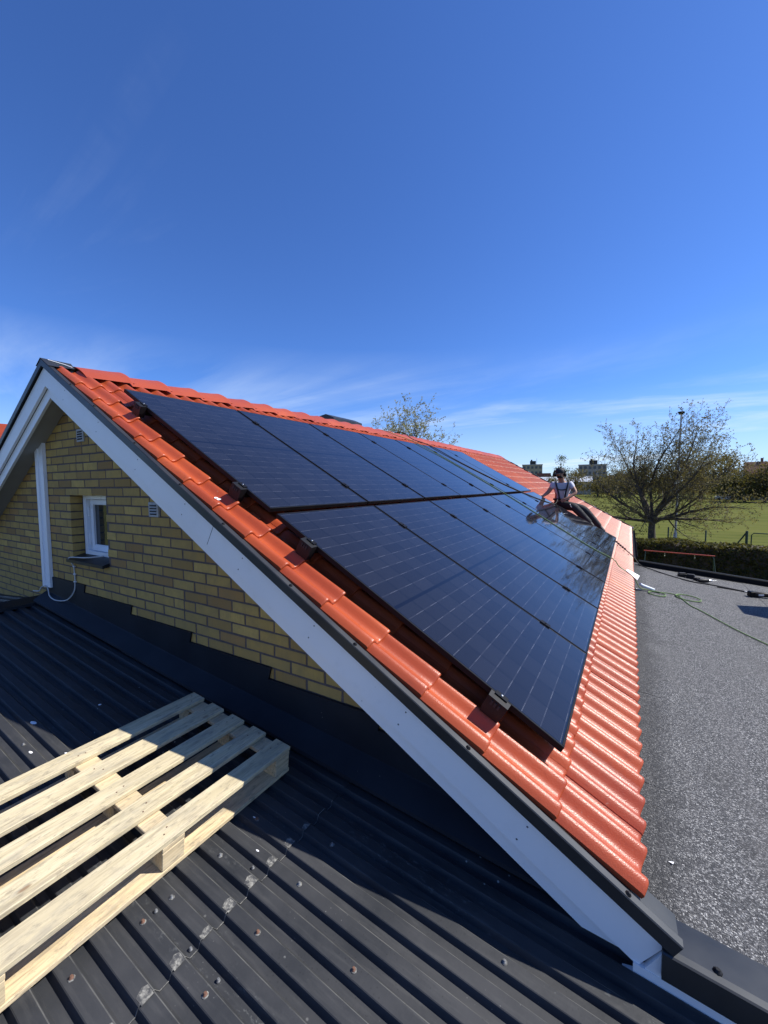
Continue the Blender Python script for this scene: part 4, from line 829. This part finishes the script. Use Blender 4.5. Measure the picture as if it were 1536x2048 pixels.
# ------------------------------------------------------------------ trees
def tree(name, label, base, trunk, limbs, rt, leafm, seed, leaf_s, clump=3, dens=1.0):
    """limbs: (azimuth, angle from vertical, length, upward bend)"""
    rng = random.Random(seed); t_ = thing(name, label, 'tree', tuple(base)); tr = MB(); br = MB(); lv = MB(); nt = [0]
    sides = [8, 6, 4, 3, 3]
    def star(c_):
        nt[0] += 1
        for _ in range(clump):
            a = Vector((rng.gauss(0, 1), rng.gauss(0, 1), rng.gauss(0, 1))).normalized(); b = a.orthogonal().normalized(); c2 = a.cross(b); s = leaf_s*rng.uniform(.5, 1.3); o_ = c_+Vector((rng.gauss(0, .03), rng.gauss(0, .03), rng.gauss(0, .03)))
            lv.add([o_+b*s, o_+c2*s*.55, o_-b*s*.6, o_-c2*s*.55], [(0, 1, 2, 3)])
    def shoot(p_, d, L, r, lvl, up):
        n = (4, 9, 5, 3, 2)[lvl]; jt = (.03, .12, .17, .22, .25)[lvl]; pts = [p_.copy()]; ds = [d.copy()]; q = p_.copy(); dd = d.copy()
        for i_ in range(n):
            dd = (dd+Vector((rng.gauss(0, jt), rng.gauss(0, jt), rng.gauss(0, jt*.7)+up))).normalized(); q = q+dd*(L/n); pts.append(q.copy()); ds.append(dd.copy())
        re_ = r*(.62, .14, .22, .4, .6)[lvl]; rad_ = [r+(re_-r)*i_/n for i_ in range(n+1)]
        (tr if lvl == 0 else br).tube(pts, rad_, sides[lvl], None, False)
        if lvl == 0: return pts[-1]
        if lvl == 4:
            star(pts[-1]); star(pts[1]); return
        gap = (.0, .40, .30, .20)[lvl]/dens; k = max(2, int(L/gap)); f0 = (0, .16, .12, .15)[lvl]
        for i_ in range(k):
            f = f0+(1-f0)*(i_+rng.uniform(.2, 1.0))/k; f = min(f, .999); a = int(f*n); pp = pts[a].lerp(pts[a+1], f*n-a); dr = ds[a+1]; rr = rad_[a]+(rad_[a+1]-rad_[a])*(f*n-a)
            ax = dr.orthogonal().normalized(); ax.rotate(Matrix.Rotation(i_*2.4+rng.uniform(-.5, .5), 3, dr)); nd = dr.copy(); nd.rotate(Matrix.Rotation(rng.uniform(.55, 1.05)*(1-.35*f), 3, ax))
            nl = (0, L*rng.uniform(.26, .42)*(1.15-.55*f), L*rng.uniform(.36, .55), L*rng.uniform(.40, .6))[lvl]
            shoot(pp, nd, max(nl, .14), max(.005, rr*rng.uniform(.42, .6)), lvl+1, (.05, .05, .03, .02)[lvl])
        if lvl == 3: star(pts[-1])
    top = shoot(Vector(base), Vector((0, 0, 1)), trunk, rt, 0, .0)
    for az, an, L, up in limbs:
        az, an = rad(az), rad(an); d = Vector((math.sin(an)*math.cos(az), math.sin(an)*math.sin(az), math.cos(an)))
        shoot(top-Vector((0, 0, rng.uniform(.0, .35))), d, L, rt*rng.uniform(.34, .48)*(.8+.03*L), 1, up)
    tr.build('trunk', M['bark'], t_); br.build('branches', M['bark'], t_); lv.build('crown', M[leafm], t_); print(name, nt[0], len(br.f), len(lv.f)); return t_
b0 = at(1303, 1075, 27.5)
LB = [(0, 14, 6.6, .02), (150, 20, 6.4, .03), (260, 12, 6.6, .02), (35, 38, 6.6, .04), (205, 42, 6.0, .04), (100, 40, 5.6, .04), (310, 36, 5.8, .04), (-12, 62, 6.2, .05), (188, 64, 5.2, .03), (-35, 84, 5.4, .012), (170, 82, 4.6, .015), (80, 70, 4.6, .02), (250, 74, 4.4, .02), (10, 86, 4.6, .0)]
tree('bare_tree', 'wide budding tree with dark trunk standing beyond the hedge', Vector((b0.x, b0.y, GZ)), 2.15, [(a_, b_, c_*.83, d_) for a_, b_, c_, d_ in LB], .24, 'leaf_bud', 14, .043, 3, 1.36)
b0 = at(793, 960, 36)
LB = [(40*i, 10+13*(i % 5), 6.3+.3*(i % 3), .03) for i in range(12)]
tree('leafing_tree', 'pale green tree coming into leaf behind the roof ridge', Vector((b0.x, b0.y, GZ)), 3.9, LB, .24, 'leaf_pale', 8, .080, 3, .75)
def bush_tree(px, top, base_y, R, wpx, mat, label, name='leafy_tree', n=900, ls=.42, seed=1, shape=1.0, group='trees beyond the playing field'):
    rng = random.Random(seed); c0 = at(px, base_y, R); zt = at(px, top, R).z; depth = (c0-CAM).dot(fwd); w = wpx/FPX*depth/2; H = zt-GZ
    t_ = thing(name, label, 'tree', (c0.x, c0.y, GZ), group); m = MB(); m.tube([(c0.x, c0.y, GZ), (c0.x+.1, c0.y, GZ+H*.45), (c0.x, c0.y, GZ+H*.85)], [w*.07+.08, w*.05+.05, .04], 7)
    cl = []
    for _ in range(34):
        u = rng.random(); z = GZ+H*(.22+.76*u); rr = w*shape*math.sin(math.pi*min(1, .12+.80*u))**.7; a = rng.uniform(0, 6.28); r_ = rr*math.sqrt(rng.random())*.92
        cl.append((Vector((c0.x+r_*math.cos(a), c0.y+r_*math.sin(a), z)), w*rng.uniform(.16, .30)))
    for q, _ in cl[::2]: m.tube([(c0.x, c0.y, GZ+H*.35), q], [w*.025+.02, .02], 4, None, False)
    m.build('trunk', M['bark'], t_); lv = MB()
    def P():
        q, s = cl[rng.randrange(len(cl))]; return q+Vector((rng.gauss(0, s), rng.gauss(0, s), rng.gauss(0, s*.8)))
    leaf_quads(lv, P, n, ls, rng); lv.build('crown', M[mat], t_)
for i, a in enumerate(((1120, 912, 985, 190, 30, 'leaf_fresh', 'slender pale green tree rising above the worker, far off', 420, .45, .9),
    (1150, 940, 985, 170, 46, 'leaf_far', 'low olive tree behind the pale shed roof', 700, .45, 1.1), (1108, 958, 985, 165, 40, 'leaf_far', 'small dull bush just left of the worker, far off', 500, .4, 1.1),
    (1196, 958, 987, 150, 60, 'leaf_far', 'olive shrub right of the worker at the field edge', 900, .4, 1.1), (1240, 948, 987, 145, 70, 'leaf_far', 'broad olive tree behind the trunk, left side', 1100, .42, 1.1), (1285, 935, 987, 150, 80, 'leaf_far', 'tall olive tree straight behind the budding tree', 1200, .42, 1.05),
    (1345, 926, 987, 150, 86, 'leaf_far', 'tall brownish tree behind the lamp post', 1300, .42, 1.05), (1402, 912, 987, 140, 92, 'leaf_far', 'large brownish tree right of the lamp post', 1500, .42, 1.0), (1447, 914, 987, 140, 86, 'leaf_far', 'large rounded brown tree right of the budding tree', 1500, .42, 1.0),
    (1490, 945, 987, 120, 60, 'leaf_far', 'low brown tree in front of the brown house', 1000, .36, 1.05), (1530, 934, 988, 118, 66, 'leaf_far', 'brown tree at the right edge of the picture', 1200, .36, 1.0), (1465, 958, 988, 116, 60, 'leaf_hedge', 'dark shrub behind the parked cars', 800, .36, 1.1), (1570, 940, 988, 118, 70, 'leaf_far', 'brown tree just past the right edge', 700, .36, 1.0))):
    bush_tree(a[0], a[1], a[2], a[3], a[4], a[5], a[6], n=int(a[7]*2.6), ls=a[8]*.62, seed=40+i, shape=a[9])
# shrub belt along the far side of the field: one mass
sb_ = MB(); sr = random.Random(77)
def pb():
    px = sr.uniform(1030, 1600); top = 966+5*math.sin(px*.071)+4*math.sin(px*.19+1); q = at(px, 985, sr.uniform(186, 196)); zt = at(px, top, 190).z; return Vector((q.x, q.y, GZ+(zt-GZ)*sr.random()**.7))
leaf_quads(sb_, pb, 5200, .5, sr); tag(sb_.build('shrub_belt', M['leaf_far']), 'belt of brownish shrubs along the far side of the field', 'shrubs', kind='stuff')
# far wood of conifers: one mass
cw = MB(); cr_ = random.Random(9)
for i in range(46):
    px = cr_.uniform(1080, 1260) if i < 30 else cr_.uniform(1260, 1560); q = at(px, 960, cr_.uniform(340, 400)); zt = at(px, cr_.uniform(938, 950), 360).z; h = zt-GZ
    cw.lathe([(2.6, 0), (2.9, h*.25), (2.0, h*.5), (1.3, h*.75), (.1, h)], 7, Matrix.Translation((q.x, q.y, GZ)))
tag(cw.build('conifer_wood', M['conifer']), 'dark far-off line of conifers on the horizon', 'wood', kind='stuff')

# ------------------------------------------------------------------ far buildings and cars
def block(name, label, px0, px1, top, R, depth, mat, floors, cols, roofbits=True, group='blocks of flats on the horizon'):
    a, b = at(px0, 980, R), at(px1, 980, R); zt = at((px0+px1)/2, top, R).z; u = Vector((b.x-a.x, b.y-a.y, 0)); L = u.length; u.normalize(); v = Vector((-u.y, u.x, 0))
    Mx = Matrix(((u.x, v.x, 0, a.x), (u.y, v.y, 0, a.y), (0, 0, 1, GZ), (0, 0, 0, 1))); H = zt-GZ
    t_ = thing(name, label, 'building', (a.x, a.y, GZ), group); m = MB(); m.box(0, L, 0, depth, 0, H, Mx); m.build('wall', M[mat], t_)
    m = MB(); m.box(-.2, L+.2, -.2, depth+.2, H, H+.35, Mx); r_ = m.build('roof', M['wall_grey'], t_)
    if roofbits: m = MB(); m.box(L*.38, L*.68, 2, depth-2, H+.35, H+2.4, Mx); m.box(L*.42, L*.5, 3, 5, H+2.4, H+3.2, Mx); m.tube([Mx @ Vector((L*.72, 3, H)), Mx @ Vector((L*.72, 3, H+4))], .08, 5); m.build('plant_room', M['black_coated'], r_)
    for i in range(floors):
        for j in range(cols):
            x = L*(j+.5)/cols; z = H*(i+.55)/floors; w = L/cols*.28
            m = MB(); m.box(x-w, x+w, -.08, .1, z-.75, z+.65, Mx); m.build('window', M['far_window'], t_)
block('flat_block', 'tan block of flats on the horizon above the far tiles', 1044, 1084, 930, 250, 12, 'concrete_tan', 5, 5)
block('flat_block', 'grey brown block of flats on the horizon right of the worker', 1156, 1212, 930, 225, 14, 'concrete_grey', 5, 6)
# pale shed
a, b = at(1082, 985, 178), at(1182, 985, 178); u = Vector((b.x-a.x, b.y-a.y, 0)); L = u.length; u.normalize(); v = Vector((-u.y, u.x, 0)); Mx = Matrix(((u.x, v.x, 0, a.x), (u.y, v.y, 0, a.y), (0, 0, 1, GZ), (0, 0, 0, 1)))
sh = thing('pale_shed', 'long low building with pale metal roof behind the worker', 'building', (a.x, a.y, GZ)); zt = at(1130, 953, 178).z-GZ; ze = at(1130, 963, 178).z-GZ
MB().box(0, L, 0, 9, 0, ze, Mx).build('wall', M['wall_grey'], sh); m = MB(); m.prism([(-.6, ze-.1), (4.5, zt), (9.6, ze-.1), (9.6, ze-.35), (4.5, zt-.3), (-.6, ze-.35)], 'x', -.5, L+.5, Mx); m.build('roof', M['pale_roof'], sh)
for j in range(7): MB().box(L*(j+.35)/7, L*(j+.65)/7, -.06, .1, ze*.45, ze*.72, Mx).build('window', M['far_window'], sh)
# brown house far right, tiled neighbour far left
def gable_house(name, label, px0, px1, top, eave, R, depth, wmat, rmat, turn=0.0):
    a, b = at(px0, 980, R), at(px1, 980, R); u = Vector((b.x-a.x, b.y-a.y, 0)); L = u.length; u.normalize(); v = Vector((-u.y, u.x, 0)); c0 = at((px0+px1)/2, top, R)
    Mx = Matrix(((u.x, v.x, 0, a.x), (u.y, v.y, 0, a.y), (0, 0, 1, GZ), (0, 0, 0, 1))); H = c0.z-GZ; e_ = at((px0+px1)/2, eave, R).z-GZ
    t_ = thing(name, label, 'house', (a.x, a.y, GZ)); m = MB(); m.box(.3, L-.3, .3, depth-.3, 0, e_, Mx); m.build('wall', M[wmat], t_)
    rf = MB(); n = 28
    for s_, (ya, yb) in ((0, (-.3, depth/2)), (1, (depth+.3, depth/2))):
        for k in range(n):
            f0, f1 = k/n, (k+1)/n; y0, y1 = ya+(yb-ya)*f0, ya+(yb-ya)*f1; z0, z1 = e_-.15+(H-e_+.15)*f0, e_-.15+(H-e_+.15)*f1
            rf.add([tuple(Mx @ Vector(q)) for q in ((-.3, y0, z0+.06), (L+.3, y0, z0+.06), (L+.3, y1, z1), (-.3, y1, z1), (-.3, y0, z0), (L+.3, y0, z0))], [(0, 1, 2, 3), (4, 5, 1, 0)])
    rf.build('roof', M[rmat], t_); MB().box(L*.3, L*.36, depth/2-.4, depth/2+.4, H-.5, H+.9, Mx).build('chimney', M[wmat], t_) if name == 'brown_house' else None
    for j in range(3): MB().box(L*(j+.35)/3, L*(j+.65)/3, .22, .4, e_*.4, e_*.75, Mx).build('window', M['far_window'], t_)
gable_house('brown_house', 'brown roofed house among trees at the right edge', 1488, 1590, 921, 945, 135, 10, 'brown_wall', 'brown_roof')
gable_house('neighbour_house', 'orange tiled neighbouring house at the left edge behind the bargeboard', -260, 60, 812, 915, 22, 9, 'brick', 'tile')
gable_house('low_house', 'low pinkish house below the tan block of flats', 1074, 1100, 946, 952, 215, 8, 'brown_wall', 'brown_roof')
gable_house('low_house', 'low grey house half hidden by the budding tree', 1215, 1262, 950, 958, 200, 9, 'wall_grey', 'brown_roof')
def car(px, R, mat, label):
    q = at(px, 985, R); t_ = thing('parked_car', label, 'car', (q.x, q.y, GZ), 'cars parked beyond the field'); Mx = Matrix.Translation((q.x, q.y, GZ)) @ Matrix.Rotation(-.1, 4, 'Z')
    m = MB(); m.prism([(-2.1, .3), (2.1, .3), (2.15, .75), (1.3, .92), (.7, 1.42), (-1.1, 1.45), (-1.75, .95), (-2.12, .85)], 'y', -.85, .85, Mx); m.build('body', M[mat], t_)
    m = MB(); m.prism([(1.05, .95), (.58, 1.36), (-1.0, 1.38), (-1.45, .97)], 'y', -.87, -.855, Mx); m.build('window', M['far_window'], t_)
    for x in (-1.3, 1.35):
        for y in (-.8, .8): m = MB(); m.lathe([(.31, -.1), (.33, 0), (.31, .1)], 12, Mx @ Matrix.Translation((x, y, .32)) @ Matrix.Rotation(1.5708, 4, 'X')); m.build('wheel', M['rubber'], t_)
car(1452, 128, 'car_white', 'white car parked beyond the field, leftmost of three'); car(1484, 127, 'car_blue', 'dark blue car parked beyond the field, middle of three'); car(1516, 126, 'car_grey', 'silver car parked beyond the field, rightmost of three')
